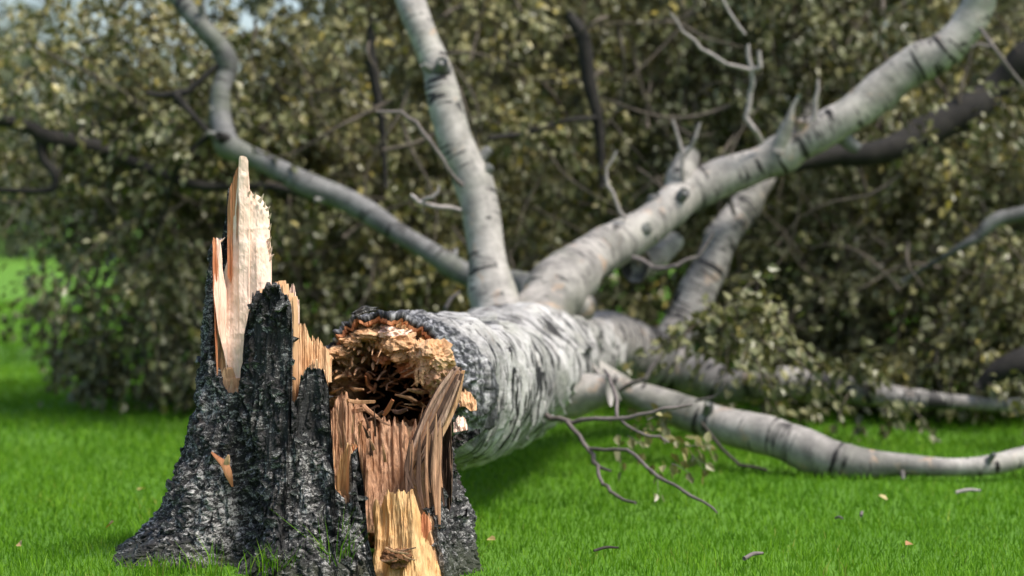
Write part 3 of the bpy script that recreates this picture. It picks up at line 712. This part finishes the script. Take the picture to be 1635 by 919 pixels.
limb([(1090, 320, 8.05, 24), (1170, 290, 8.4, 18), (1230, 274, 8.5, 16), (1320, 252, 8.6, 20), (1400, 238, 8.65, 22), (1480, 212, 8.7, 31), (1540, 180, 8.75, 31), (1590, 140, 8.8, 27), (1640, 88, 8.8, 25), (1730, 0, 8.9, 20)], 'limb_dark', seed=7)
limb([(850, 650, 7.0, 20), (880, 638, 7.02, 26), (930, 632, 7.0, 27), (974, 628, 6.98, 23)], 'limb', 'broken_stub', rough=.2, seed=8)
limb([(1170, 800, 6.02, 3), (1130, 690, 7.1, 4), (1120, 670, 7.15, 4)], 'twig_dark', 'twig', seed=9, sides=8) if False else None
limb([(1010, 420, 8.0, 24), (1046, 402, 8.15, 22), (1075, 382, 8.3, 16)], 'limb', 'burl', rough=.3, bf=22, seed=10, parent=limb_r)
limb([(905, 500, 7.6, 22), (932, 485, 7.55, 20), (950, 480, 7.55, 9)], 'limb', 'burl', rough=.3, bf=22, seed=11, parent=limb_r)
limb([(1075, 330, 8.0, 20), (1090, 285, 8.05, 22), (1105, 250, 8.1, 19), (1112, 235, 8.1, 10)], 'limb', 'broken_stub', rough=.2, seed=12, parent=limb_r)
limb([(1245, 245, 8.05, 12), (1255, 215, 8.04, 12), (1262, 190, 8.03, 8), (1266, 170, 8.03, 4), (1278, 150, 8.03, 4)], 'limb', 'broken_stub', rough=.2, seed=13, parent=limb_r)
limb([(1700, 555, 8.1, 26), (1635, 576, 8.1, 25), (1590, 592, 8.1, 17), (1560, 620, 8.1, 8)], 'limb_dark', seed=14)
limb([(1720, 320, 8.5, 14), (1635, 338, 8.5, 13), (1590, 350, 8.5, 12), (1560, 378, 8.5, 9), (1540, 390, 8.5, 6), (1440, 450, 8.7, 3)], 'limb_grey', seed=15)
limb([(-120, 180, 8.6, 12), (-30, 186, 8.6, 13), (40, 200, 8.6, 14), (75, 222, 8.6, 20), (150, 236, 8.6, 19), (190, 250, 8.6, 13), (235, 270, 8.6, 12), (320, 298, 8.6, 11), (430, 300, 8.6, 10), (540, 328, 8.4, 9)], 'limb_dark', seed=16)
limb([(64, 218, 8.6, 10), (70, 255, 8.58, 9), (88, 275, 8.56, 10), (88, 298, 8.55, 9), (60, 304, 8.55, 7), (-30, 300, 8.55, 6)], 'limb_dark', seed=17)
limb([(372, 90, 8.5, 6), (340, 110, 8.48, 5), (300, 146, 8.46, 6), (280, 150, 8.45, 9), (305, 180, 8.43, 5), (335, 212, 8.42, 5), (362, 228, 8.4, 6)], 'limb_dark', 'branch', seed=18, sides=12, parent=limb_l)
limb([(282, 150, 8.45, 6), (255, 152, 8.45, 5), (232, 148, 8.45, 4)], 'limb_dark', 'branch', seed=19, sides=10, parent=limb_l)
limb([(340, 212, 8.42, 5), (305, 240, 8.45, 4), (280, 275, 8.5, 4), (265, 330, 8.6, 3), (240, 400, 8.7, 2)], 'limb_dark', 'branch', seed=20, sides=10, parent=limb_l)
limb([(283, 160, 8.45, 4), (270, 200, 8.5, 3), (240, 240, 8.6, 2)], 'limb_dark', 'branch', seed=21, sides=10, parent=limb_l)
limb([(596, 20, 8.7, 6), (592, 80, 8.7, 8), (602, 150, 8.7, 8), (610, 200, 8.7, 6), (616, 300, 8.7, 4)], 'limb_dark', 'branch', seed=22, sides=12)
limb([(905, 20, 8.9, 9), (930, 60, 8.9, 12), (940, 130, 8.9, 11), (955, 195, 8.9, 9), (962, 300, 8.9, 5)], 'limb_dark', 'branch', seed=23, sides=12)
limb([(955, 188, 8.85, 4), (905, 192, 8.8, 4), (840, 212, 8.8, 5), (780, 220, 8.75, 4)], 'limb_dark', 'branch', seed=24, sides=10)
def twig(rows, mat='twig_pale', name='twig', seed=0):
    rg = random.Random(seed); out = []
    for a, b in zip(rows[:-1], rows[1:]):          # straight internodes with small kinks
        a, b = np.array(a, float), np.array(b, float)
        out += [a, a + (b - a) * .08]
        out.append(a + (b - a) * rg.uniform(.4, .6) + np.array([rg.uniform(-3, 3), rg.uniform(-3, 3), 0, .3]))
        out.append(a + (b - a) * .92)
    par = limb_r if seed in (30, 31, 32, 33, 34, 35, 36, 37, 41, 42, 43) else limb_v if seed in (38, 39, 40) else limb_g if seed in (51, 52, 53, 54) else None
    out = [np.array(o) * [1, 1, 1, .72] for o in out + [rows[-1]]]
    return limb(out, mat, name, .03, 8, .12, 30, seed, par)
NB = len(LIMBS)
rg = random.Random(44)
for par, li, cnt in ((limb_v, 0, 7), (limb_l, 1, 8), (limb_r, 2, 12), (limb_g, 3, 7)):
    Lb = LIMBS[li]
    for k in range(cnt):                                  # short snags and knots along the limb
        i = int(rg.uniform(.22, .92) * len(Lb)); c, r0 = Lb[i, :3], Lb[i, 3]
        tg = Lb[min(i + 1, len(Lb) - 1), :3] - Lb[i - 1, :3]; tg /= np.linalg.norm(tg)
        d = np.array([rg.uniform(-1, 1), rg.uniform(-1, .1), rg.uniform(-.6, 1)]); d -= tg * (d @ tg); d /= np.linalg.norm(d); d = d + tg * rg.uniform(.2, .7)
        ln_ = r0 * rg.uniform(.25, 1.3); w_ = r0 * rg.uniform(.16, .36)
        v, f, u = tube(np.array([[*(c + d * r0 * .6), w_ * 1.7], [*(c + d * (r0 * .95)), w_ * 1.15], [*(c + d * (r0 + ln_ * .5)), w_], [*(c + d * (r0 + ln_ * .6)), w_ * .8]]), .012, 12, .25, 30, k, TB)
        obj('snag', mesh_np('snag', v, f, uv=u), M[rg.choice(['limb_dark', 'limb_grey', 'limb_grey', 'limb'])], par)
twig([(1216, 226, 8.05, 6), (1206, 208, 8.0, 6), (1191, 188, 8.0, 6), (1198, 150, 8.0, 6), (1200, 110, 7.98, 6), (1194, 70, 7.98, 4)], seed=30)
twig([(1200, 112, 7.98, 5), (1160, 102, 7.95, 4), (1120, 78, 7.95, 4), (1090, 50, 7.95, 3), (1070, 20, 7.95, 2)], seed=31)
twig([(1201, 113, 7.98, 5), (1214, 108, 7.97, 5), (1212, 80, 7.97, 4)], seed=32)
twig([(1190, 55, 8.0, 3), (1165, 20, 8.0, 3), (1150, -10, 8.0, 3)], seed=33)
twig([(1090, 310, 8.0, 5), (1090, 270, 7.97, 5), (1086, 230, 7.97, 4), (1074, 190, 7.97, 3)], seed=34)
twig([(1092, 250, 7.97, 4), (1110, 220, 7.95, 4), (1118, 195, 7.95, 3)], seed=35)
twig([(1297, 195, 8.0, 5), (1302, 160, 8.0, 5), (1306, 125, 8.0, 3)], seed=36)
twig([(1000, 350, 7.8, 4), (985, 325, 7.8, 4), (970, 295, 7.8, 4), (968, 270, 7.8, 3), (985, 240, 7.8, 3)], seed=37)
twig([(738, 296, 7.42, 5), (715, 270, 7.38, 5), (690, 230, 7.36, 5), (664, 195, 7.36, 5), (640, 178, 7.36, 4), (600, 178, 7.36, 3)], 'twig', seed=38)
twig([(735, 335, 7.42, 5), (700, 330, 7.38, 5), (668, 322, 7.36, 5), (655, 310, 7.36, 4)], seed=39)
twig([(668, 324, 7.37, 4), (690, 315, 7.34, 4), (702, 296, 7.34, 3)], seed=40)
twig([(1565, 45, 8.05, 5), (1590, 80, 8.0, 5), (1620, 120, 8.0, 4), (1650, 150, 8.0, 3)], 'twig', seed=41)
twig([(1582, 75, 8.0, 4), (1560, 70, 8.0, 3), (1548, 75, 8.0, 2)], 'twig', seed=42)
twig([(1010, 410, 7.7, 6), (1045, 428, 7.65, 5), (1080, 424, 7.6, 5), (1115, 410, 7.6, 4), (1140, 370, 7.6, 3)], 'twig', seed=43)
twig([(710, 515, 7.3, 5), (712, 490, 7.25, 5), (735, 465, 7.25, 4)], 'twig', seed=44)
# the bare spray of twigs hanging toward the grass
twig([(855, 655, 6.55, 7), (880, 668, 6.45, 6), (915, 674, 6.4, 5), (950, 668, 6.36, 5), (990, 668, 6.34, 5), (1020, 662, 6.32, 4), (1060, 652, 6.3, 4), (1105, 646, 6.3, 3)], 'twig', 'twig', 45)
twig([(905, 673, 6.4, 5), (925, 695, 6.36, 5), (940, 718, 6.33, 5), (948, 738, 6.3, 5), (975, 752, 6.25, 3)], 'twig', seed=46)
twig([(941, 716, 6.33, 4), (965, 718, 6.28, 4), (1002, 718, 6.22, 4), (1035, 748, 6.12, 4), (1080, 776, 6.0, 4), (1125, 802, 5.93, 3), (1145, 818, 5.88, 2)], 'twig', seed=47)
twig([(954, 742, 6.28, 4), (962, 772, 6.2, 4), (975, 785, 6.14, 4), (1015, 803, 6.02, 3)], 'twig', seed=48)
twig([(985, 667, 6.34, 4), (985, 640, 6.4, 4), (975, 610, 6.5, 4), (965, 590, 6.6, 3)], 'twig', seed=49)
twig([(990, 670, 6.34, 3), (1020, 690, 6.3, 3), (1055, 697, 6.3, 3), (1068, 706, 6.3, 2)], 'twig', seed=50)
twig([(990, 622, 7.25, 5), (1030, 605, 7.2, 5), (1050, 575, 7.2, 5), (1058, 560, 7.2, 3)], 'twig', seed=51)
twig([(1120, 675, 7.05, 4), (1180, 742, 6.95, 4), (1225, 750, 6.9, 3)], 'twig_dark', seed=52)
twig([(935, 575, 7.3, 6), (958, 600, 7.2, 6), (978, 618, 7.15, 5), (990, 640, 7.1, 4)], 'limb', seed=53)
twig([(1110, 640, 7.0, 3), (1140, 634, 6.95, 3), (1165, 610, 6.9, 2)], 'twig', seed=54)

# ---- leaves
def leaf_mesh(name, cen, axis, nrm, size, tint):
    """ovate leaves folded on the midrib; all arrays n x 3 / n"""
    n = len(cen)
    a = axis / (np.linalg.norm(axis, axis=1)[:, None] + 1e-9)
    w = np.cross(nrm, a); w /= np.linalg.norm(w, axis=1)[:, None] + 1e-9
    nn = np.cross(a, w)
    s = size[:, None]
    base = cen - a * s * .5
    tip = cen + a * s * .5
    def pt(t, u, h): return base + a * s * t + w * s * u + nn * s * h
    V = np.stack([base, pt(.28, .34, .09), pt(.68, .24, .07), tip + nn * s * -.06, pt(.68, -.24, .07), pt(.28, -.34, .09)], 1).reshape(-1, 3)
    i = np.arange(n)[:, None] * 6
    F = np.concatenate([i + np.array([[0, 1, 2, 3]]), i + np.array([[3, 4, 5, 0]])])
    return mesh_np(name, V, F, attrs={'tint': np.repeat(tint, 6)}, smooth=False)
def sprays(starts, dirs, lens, per, rng, leaf=.045, droop=.5, tintc=None):
    """hanging leafy shoots: returns leaf arrays and stem polylines"""
    n = len(starts); t = (np.arange(per) + .5) / per
    d = dirs / np.linalg.norm(dirs, axis=1)[:, None]
    T_ = t[None, :, None]
    pos = starts[:, None] + d[:, None] * (lens[:, None, None] * T_) + np.array([0, 0, -1.0]) * (droop * lens[:, None, None] * T_ ** 2)
    off = rng.normal(0, 1, (n, per, 3)); off /= np.linalg.norm(off, axis=2)[..., None]
    cen = pos + off * rng.uniform(.015, .055, (n, per, 1)) * leaf / .045
    ax = off * .7 + d[:, None] * .5 + np.array([0, 0, -.7]) + rng.normal(0, .3, (n, per, 3))
    nr = rng.normal(0, .75, (n, per, 3)) + np.array([0.1, -.25, .55])
    sz = leaf * rng.uniform(.65, 1.3, (n, per))
    base = rng.uniform(0, 1, n) if tintc is None else tintc
    ti = np.clip(base[:, None] * .55 + rng.beta(1.6, 2.2, (n, per)) * .6, 0, 1)
    return cen.reshape(-1, 3), ax.reshape(-1, 3), nr.reshape(-1, 3), sz.ravel(), ti.ravel(), pos
def stems(pos, r0, base, every=1, sides=3):
    """thin stems through the spray positions"""
    p = pos[::every]; n, m = p.shape[:2]
    T0 = p[:, -1] - p[:, 0]; T0 /= np.linalg.norm(T0, axis=1)[:, None] + 1e-9
    u = np.cross(T0, np.array([.3, .9, .2])); u /= np.linalg.norm(u, axis=1)[:, None]; v = np.cross(T0, u)
    a = np.arange(sides) / sides * 2 * np.pi
    rad = r0 * np.linspace(1, .35, m)
    V = p[:, :, None] + (u[:, None, None] * np.cos(a)[None, None, :, None] + v[:, None, None] * np.sin(a)[None, None, :, None]) * rad[None, :, None, None]
    F = (grid_faces(m, sides, cv=True)[None] + (np.arange(n) * m * sides)[:, None, None]).reshape(-1, 4)
    return V.reshape(-1, 3) - base, F

# lobes of the fallen crown: photo px, depth, half sizes in metres (x, y, z), number of shoots
LOBES = [(100, 60, 9.3, .55, .7, .50, 210), (300, 130, 9.6, .40, .7, .30, 40), (100, 260, 9.5, .55, .8, .28, 260), (320, 340, 9.3, .46, .8, .45, 380), (260, 480, 9.8, .36, .6, .32, 260),
         (400, 500, 9.5, .50, .7, .40, 330), (560, 420, 9.6, .55, .7, .50, 380), (520, 180, 9.6, .55, .7, .45, 360), (660, 10, 9.7, .50, .7, .40, 220), (640, 560, 9.8, .5, .6, .35, 200),
         (850, 120, 9.9, .60, .7, .50, 420), (830, 330, 9.7, .50, .7, .40, 320), (1030, 160, 9.9, .50, .7, .50, 360), (980, 20, 10, .6, .7, .4, 240), (1000, 480, 9.6, .35, .3, .25, 110),
         (1330, 60, 9.6, .60, .7, .40, 360), (1560, 250, 9.6, .55, .7, .55, 420), (1300, 400, 9.9, .60, .7, .45, 420), (1500, 470, 9.6, .60, .7, .40, 420), (1290, 530, 9.6, .50, .4, .26, 240),
         (1480, 600, 9.1, .55, .5, .28, 330), (1280, 660, 9.1, .45, .45, .16, 170), (1630, 620, 9.0, .50, .5, .32, 220), (1190, 570, 7.9, .12, .12, .12, 24), (1520, 680, 7.9, .5, .15, .06, 26), (1320, 670, 8.0, .3, .15, .06, 18), (80, 235, 8.4, .5, .06, .14, 12), (300, 285, 8.4, .4, .06, .1, 10), (1440, 225, 8.4, .5, .06, .16, 13), (1630, 60, 9.5, .5, .7, .5, 260),
         (270, 620, 9.6, .34, .4, .22, 120), (1140, 590, 7.6, .12, .15, .12, 26), (1620, 440, 9.4, .5, .7, .4, 240), (1160, 30, 9.8, .5, .6, .4, 220),
         (280, 240, 9.6, .5, .7, .3, 200), (740, 470, 9.8, .35, .5, .3, 120), (1180, 670, 8.9, .35, .3, .14, 80)]
st, dr, lobe_t = [], [], []
for (px, py, Y, sx, sy, sz, k) in LOBES:
    c = P(px, py, Y)
    q = RNG.normal(0, 1, (k, 3)); q /= np.linalg.norm(q, axis=1)[:, None]; q *= RNG.uniform(0, 1, (k, 1)) ** (1 / 2.4) * 1.12
    k0 = max(4, k // 14); sub = q[:k0]
    k = int(k * .72); q = sub[RNG.integers(0, k0, k)] + RNG.normal(0, .135, (k, 3))
    p = c + q * np.array([sx, sy, sz])
    p[:, 2] += .12
    lobe_t.append(np.full(k, np.clip(.42 + .22 * RNG.normal(), .05, .95)) if px > 0 else np.full(k, .4))
    st.append(p); dr.append(RNG.normal(0, 1, (k, 3)) * np.array([1, 1, .6]) + q * .5 + np.array([0, -.2, -.15]))
# shoots from the limbs themselves
for Lb in LIMBS[:NB]:
    if Lb[:, 3].max() < .02: pass
    k = len(Lb)
    pick = RNG.integers(int(k * .55), k, max(3, k // 3)) 
    pick = pick[Lb[pick, 1] > 8.25]
    if len(pick) == 0: continue
    st.append(Lb[pick, :3] + RNG.normal(0, .03, (len(pick), 3)) + np.array([0, .12, 0])); dr.append(RNG.normal(0, 1, (len(pick), 3)) + np.array([0, .9, 0]))
lobe_t = np.concatenate(lobe_t + [np.full(sum(map(len, st)) - sum(map(len, lobe_t)), .5)])
st, dr = np.vstack(st), np.vstack(dr)
ok = st[:, 2] > .10
st, dr, lobe_t = st[ok], dr[ok], lobe_t[ok]
ln = RNG.uniform(.16, .42, len(st))
ln = np.minimum(ln, st[:, 2] * .75)
cen, ax, nr_, sz_, ti, pos = sprays(st, dr, ln, 18, RNG, .038, .5, np.clip(lobe_t + RNG.normal(0, .2, len(st)), 0, 1))
keep = cen[:, 2] > .03
obj('crown', mesh_np('crown', cen[keep] - TB, ax[keep], None) if False else leaf_mesh('crown', cen[keep] - TB, ax[keep], nr_[keep], sz_[keep], ti[keep]), M['leaf'], tree, kind='stuff')
v, f = stems(pos[:, ::4], .0034, TB)
obj('crown_shoots', mesh_np('crown_shoots', v, f, smooth=True), M['twig_brown'], tree, kind='stuff')
# bare branchlets threaded through the crown
bl = []
rg = random.Random(21)
for k in range(230):
    x0, y0, Y0 = rg.uniform(-20, 1660), rg.uniform(-20, 640), rg.uniform(8.45, 9.6)
    if x0 < 120 and y0 > 380: continue
    a = rg.uniform(-2.6, -.5) if rg.random() < .6 else rg.uniform(-3.1, 3.1); ln_ = rg.uniform(60, 260); w0 = rg.uniform(1.2, 4.2)
    rows = []; xx, yy, ZZ = x0, y0, Y0
    for q in range(5):
        rows.append([*P(xx, yy, ZZ), px2m(w0 * (1 - q * .2), ZZ)])
        a += rg.uniform(-.5, .5); xx += math.cos(a) * ln_ / 4; yy -= math.sin(a) * ln_ / 4; ZZ += rg.uniform(-.06, .06)
    rows = np.array(rows)
    if rows[:, 2].min() < .05: continue
    bl.append(tube(rows, .05, 6, .1, 20, k, TB))
v, f, u = join(bl)
obj('branchlets', mesh_np('branchlets', v, f, uv=u), M['twig_brown'], tree, kind='stuff')
# near leaves on the hanging twigs
nst = P(np.array([1040, 1060, 1075, 1090, 1100, 1020, 1000, 1110, 1070, 1050, 1085, 985, 1030]), np.array([690, 695, 705, 712, 720, 690, 695, 700, 740, 755, 725, 690, 672]), np.array([6.5, 6.45, 6.5, 6.4, 6.4, 6.5, 6.6, 6.5, 6.2, 6.2, 6.3, 6.6, 6.4]))
cen, ax, nr_, sz_, ti, pos = sprays(nst, RNG.normal(0, 1, (len(nst), 3)) * np.array([1, 1, .5]), np.full(len(nst), .10), 7, RNG, .034, .3, np.full(len(nst), .75))
keep = cen[:, 2] > .03
obj('hanging_leaves', leaf_mesh('hanging_leaves', cen[keep] - TB, ax[keep], nr_[keep], sz_[keep], ti[keep]), M['leaf'], tree, kind='stuff')
v, f = stems(pos, .0018, TB)
obj('hanging_shoots', mesh_np('hanging_shoots', v, f), M['twig'], tree, kind='stuff')

# ------------------------------------------------------------------ trees and shrubs behind
def standing_tree(name, label, cat, px, Y, h, rad, trunk_r, nleaf, leaf, mat, seed, low=.15, group=None, flat=1.0, lobes=9):
    rng = np.random.default_rng(seed)
    b = P(px, 350, Y); b = np.array([b[0], Y, float(ground_z(b[0], Y))])
    t = thing(name, b, label, cat, group)
    top = h * .8
    pts = np.array([[0, 0, -.1, trunk_r * 1.4], [rng.normal(0, .04), 0, top * .25, trunk_r], [rng.normal(0, .1), rng.normal(0, .1), top * .6, trunk_r * .7], [rng.normal(0, .15), rng.normal(0, .15), top, trunk_r * .25]])
    parts = [tube(pts, .12, 10, .15, 4, seed)]
    obj('trunk', mesh_np('trunk', *parts[0][:2], uv=parts[0][2]), M['limb_dark'], t)
    cs, limbs = [], []
    for k in range(lobes):
        a = k * 2.4 + rng.uniform(-.4, .4); zz = h * (low + (1 - low) * (k + .5) / lobes)
        rr_ = rad * (.35 + .45 * math.sin(math.pi * min(1, (k + 1.2) / (lobes + 1))))
        c = np.array([math.cos(a) * rr_, math.sin(a) * rr_ * flat, zz]); cs.append(c)
        z0 = zz * rng.uniform(.45, .75)
        limbs.append(tube(np.array([[0, 0, z0, trunk_r * .4], [c[0] * .5, c[1] * .5, (z0 + zz) / 2, trunk_r * .28], [*c, trunk_r * .1]]), .12, 7, .1, 5, k))
    v, f, u = join(limbs)
    obj('boughs', mesh_np('boughs', v, f, uv=u), M['limb_dark'], t, kind='stuff')
    per = 14; ns = nleaf // per
    ci = rng.integers(0, lobes, ns)
    q = rng.normal(0, 1, (ns, 3)); q /= np.linalg.norm(q, axis=1)[:, None]; q *= rng.uniform(.15, 1, (ns, 1)) ** .5
    s = np.array(cs)[ci] + q * np.array([rad * .62, rad * .62 * flat, h * .22])
    s[:, 2] = np.maximum(s[:, 2], .08 + leaf)
    ce, ax, nr, sz, ti, _ = sprays(s, rng.normal(0, 1, (ns, 3)), np.full(ns, leaf * 6), per, rng, leaf, .4)
    k = ce[:, 2] > .03
    obj('crown', leaf_mesh('crown', ce[k], ax[k], nr[k], sz[k], ti[k]), M[mat], t)
    return t
G1 = 'trees standing behind the fallen birch'
for a in [
    ('dark leafy tree standing behind the bent grey limb of the fallen birch', 700, 12.6, 4.2, .85, .09, 9000, .075, 'leaf_mid', 41, .06),
    ('dark leafy tree behind the upright white limb of the fallen birch', 800, 12.9, 4.6, 1.3, .10, 11000, .075, 'leaf_mid', 42, .05),
    ('dark leafy tree with thick trunk above the forked dead twigs', 1185, 13.2, 5.0, 1.3, .13, 11000, .075, 'leaf_mid', 43, .05),
    ('dark leafy tree behind the highest end of the long white limb', 1530, 12.8, 4.6, 1.35, .10, 12000, .075, 'leaf_mid', 44, .04)]:
    standing_tree('leafy_tree', a[0], 'tree', *a[1:], group=G1)
G2 = 'shrubs far beyond the fallen birch'
for a in [
    ('low grey-green shrub at the far left edge of the lawn', -40, 48, 4.9, 3.10, 0.11, 6000, .22, 'leaf_far', 51, .12),
    ('shrub under the pale gap of sky behind the bent grey limb', 330, 49, 3.8, 2.97, 0.11, 6000, .22, 'leaf_far', 52, .05),
    ('shrub far behind the upright white limb of the fallen birch', 800, 46, 6.8, 3.10, 0.14, 7000, .22, 'leaf_far', 53, .05),
    ('shrub far behind the fork of the fallen birch', 960, 48, 7.5, 3.24, 0.14, 7000, .22, 'leaf_far', 54, .05),
    ('shrub far behind the raised white limb', 1300, 46, 7.2, 3.24, 0.14, 7000, .22, 'leaf_far', 55, .05),
    ('shrub at the far right edge of the lawn', 1640, 48, 7.5, 3.24, 0.14, 7000, .22, 'leaf_far', 56, .05)]:
    standing_tree('shrub', a[0], 'shrub', *a[1:], group=G2)
# young sapling on the bright lawn
def sapling():
    b = P(88, 606, 10.75); b[2] = float(ground_z(b[0], b[1]))
    t = thing('sapling', b, 'thin dark sapling on the bright lawn at the left', 'sapling')
    s = 10.75 / FPX
    v, f, u = tube(np.array([[0, 0, -.03, .024], [0, 0, .15, .016], [0, 0, .30, .015]]), .03, 10, .1, 20, 1)
    obj('trunk', mesh_np('trunk', v, f, uv=u), M['limb_dark'], t)
    tips = []
    for dx, dz in ((-16, 118), (22, 112), (4, 140), (-30, 95), (34, 92)):
        v, f, u = tube(np.array([[0, 0, .22 if abs(dx) > 25 else .28, .010], [dx * s * .4, .01, dz * s * .8, .008], [dx * s, .02, (dz + 30) * s, .004]]), .03, 8, .1, 20, dx)
        obj('branch', mesh_np('branch', v, f, uv=u), M['limb_dark'], t); tips.append([dx * s, .02, dz * s])
    rng = np.random.default_rng(3); k = 34
    s0 = np.array(tips)[rng.integers(0, 5, k)] + rng.normal(0, .07, (k, 3))
    ce, ax, nr, sz, ti, _ = sprays(s0, rng.normal(0, 1, (k, 3)), np.full(k, .16), 10, rng, .045, .5)
    obj('crown', leaf_mesh('crown', ce, ax, nr, sz, ti), M['leaf_mid'], t)
sapling()

# ------------------------------------------------------------------ grass
def blades(x, y, h, w, rng, tint, lean=.5):
    n = len(x); z = ground_z(x, y)
    a = rng.uniform(0, 2 * np.pi, n); b = rng.uniform(0, 2 * np.pi, n)
    root = np.stack([x, y, z - .004], -1)
    wv = np.stack([np.cos(a), np.sin(a), 0 * a], -1) * (w / 2)[:, None]
    ld = np.stack([np.cos(b), np.sin(b), 0 * b], -1) * (h * lean * rng.uniform(.1, 1, n))[:, None]
    up = np.array([0, 0, 1.0]) * h[:, None]
    V = np.stack([root - wv, root + wv, root + wv * .8 + up * .55 + ld * .3, root - wv * .8 + up * .55 + ld * .3, root + up * .98 + ld], 1).reshape(-1, 3)
    i = np.arange(n)[:, None] * 5
    return V, [i + np.array([[0, 1, 2, 3]]), i + np.array([[3, 2, 4]])], np.repeat(tint, 5)
def build_grass():
    rng = np.random.default_rng(77)
    xs, ys, hs, ws, ts = [], [], [], [], []
    for y0, y1, den, h, w in ((4.2, 6.0, 8500, .028, .0030), (6.0, 8.0, 5000, .030, .0042), (8.0, 12.0, 1900, .034, .007), (12.0, 22.0, 300, .04, .016)):
        wid = .2278 * y1 * 1.22 + .35
        n = int(den * (y1 - y0) * 2 * wid)
        x = rng.uniform(-wid, wid, n); y = rng.uniform(y0, y1, n)
        th = np.degrees(np.arctan2(x - SX, -(y - SY)))
        inside = np.hypot(x - SX, y - SY) < stump_r(th, np.full(n, .03)) - .015
        x, y = x[~inside], y[~inside]; n = len(x)
        patch = noise3(x * 3, y * 3, 0, 5) * .5 + noise3(x * 11, y * 11, 0, 6) * .3
        xs.append(x); ys.append(y); hs.append(h * rng.uniform(.5, 1.35, n) * (1 + .3 * patch)); ws.append(w * rng.uniform(.7, 1.3, n))
        ts.append(np.clip(.48 + .22 * patch + rng.normal(0, .17, n), 0, 1))
    x, y, h, w, t = map(np.concatenate, (xs, ys, hs, ws, ts))
    # shorter, drier turf on the hump round the stump
    near = np.exp(-(((x - SX) / .5) ** 2 + ((y - SY) / .45) ** 2) ** 2)
    h = h * (1 - .45 * near); t = np.clip(t + .25 * near * rng.uniform(-.6, 1, len(t)), 0, 1)
    V, F, T_ = blades(x, y, h, w, rng, t, .8)
    obj('lawn_grass', mesh_np('lawn_grass', V, F, attrs={'tint': T_}), M['grass'], label='short bright green lawn grass round the stump', cat='grass', kind='stuff')
build_grass()
def tuft(px, py, Y, n, h, spread, label, seed):
    rng = np.random.default_rng(seed)
    b = P(px, py, Y)
    x, y = b[0] + rng.normal(0, spread, n), b[1] + rng.normal(0, spread * .5, n)
    V, F, T_ = blades(x, y, h * rng.uniform(.45, 1.15, n), rng.uniform(.0022, .0042, n), rng, np.clip(rng.normal(.55, .25, n), 0, 1), .75)
    base = np.array([b[0], b[1], float(ground_z(b[0], b[1]))])
    o = obj('grass_tuft', mesh_np('grass_tuft', V - base, F, attrs={'tint': T_}), M['grass'], label=label, cat='grass tuft', group='grass tufts at the foot of the stump')
    o.location = base
tuft(447, 900, 4.835, 130, .085, .026, 'bright dense grass tuft before the middle of the stump', 1)
tuft(540, 905, 4.86, 60, .16, .014, 'tall thin grass tuft against the bark beside the torn yellow wood', 2)
tuft(345, 900, 4.84, 26, .085, .02, 'sparse grass tuft at the dark hollow of the stump', 3)
tuft(255, 910, 4.86, 140, .05, .04, 'low grass tuft at the foot of the spreading left root', 4)

# ------------------------------------------------------------------ litter on the lawn
def stick(px, py, Y, dx, dy, r, mat, label):
    b = P(px, py, Y); b = np.array([b[0], Y, float(ground_z(b[0], Y)) + .028])
    pts = np.array([[-dx / 2, -dy / 2, 0, r], [0.0, .004, .006, r * 1.1], [dx / 2, dy / 2, .004, r * .7]])
    v, f, u = tube(pts, .008, 9, .15, 60, int(px))
    o = obj('stick', mesh_np('stick', v, f, uv=u), M[mat], label=label, cat='stick', group='broken sticks on the lawn')
    o.location = b
def Yg(py): return H * FPX / (py - 350) * 1.0
stick(1203, 905, Yg(912), .05, .06, .0045, 'twig', 'short grey stick in the grass at the bottom edge')
stick(1546, 786, Yg(800), .075, .01, .005, 'twig_pale', 'pale thin stick lying in the grass under the low limb')
stick(1376, 825, Yg(838), .012, .05, .004, 'twig', 'small grey stick upright in the middle of the lawn')
stick(1340, 835, Yg(845), .014, -.04, .003, 'twig', 'tiny grey twig beside the upright stick on the lawn')
stick(968, 885, Yg(895), .06, .02, .0032, 'twig_dark', 'dark short stick in the grass near the stump')
def fallen_leaf(px, py, tint, size, label, seed):
    rng = np.random.default_rng(seed); Y = Yg(py)
    b = P(px, py, Y); b = np.array([b[0], Y, float(ground_z(b[0], Y)) + .034])
    me = leaf_mesh('fallen_leaf', np.zeros((1, 3)), rng.normal(0, 1, (1, 3)) * [1, 1, .2], np.array([[rng.normal(0, .3), -.5, .8]]), np.array([size]), np.array([tint]))
    o = obj('fallen_leaf', me, M['fallen_leaf'], label=label, cat='leaf', group='dead leaves on the lawn')
    o.location = b
for k, (x, y, t, s, l) in enumerate([(176, 868, .1, .035, 'orange dead leaf on the grass left of the stump root'), (226, 797, .7, .035, 'yellow dead leaf on the grass beside the stump flank'),
                                     (32, 895, .6, .03, 'small tan dead leaf near the bottom left corner'),
                                     (785, 880, .8, .03, 'tan dead leaf on the grass close to the stump foot'), (1410, 812, .9, .03, 'pale dead leaf in the middle of the open lawn'),
                                     (1450, 890, .1, .03, 'red-brown dead leaf in the grass near the bottom edge')]):
    fallen_leaf(x, y, t, s, l, k)
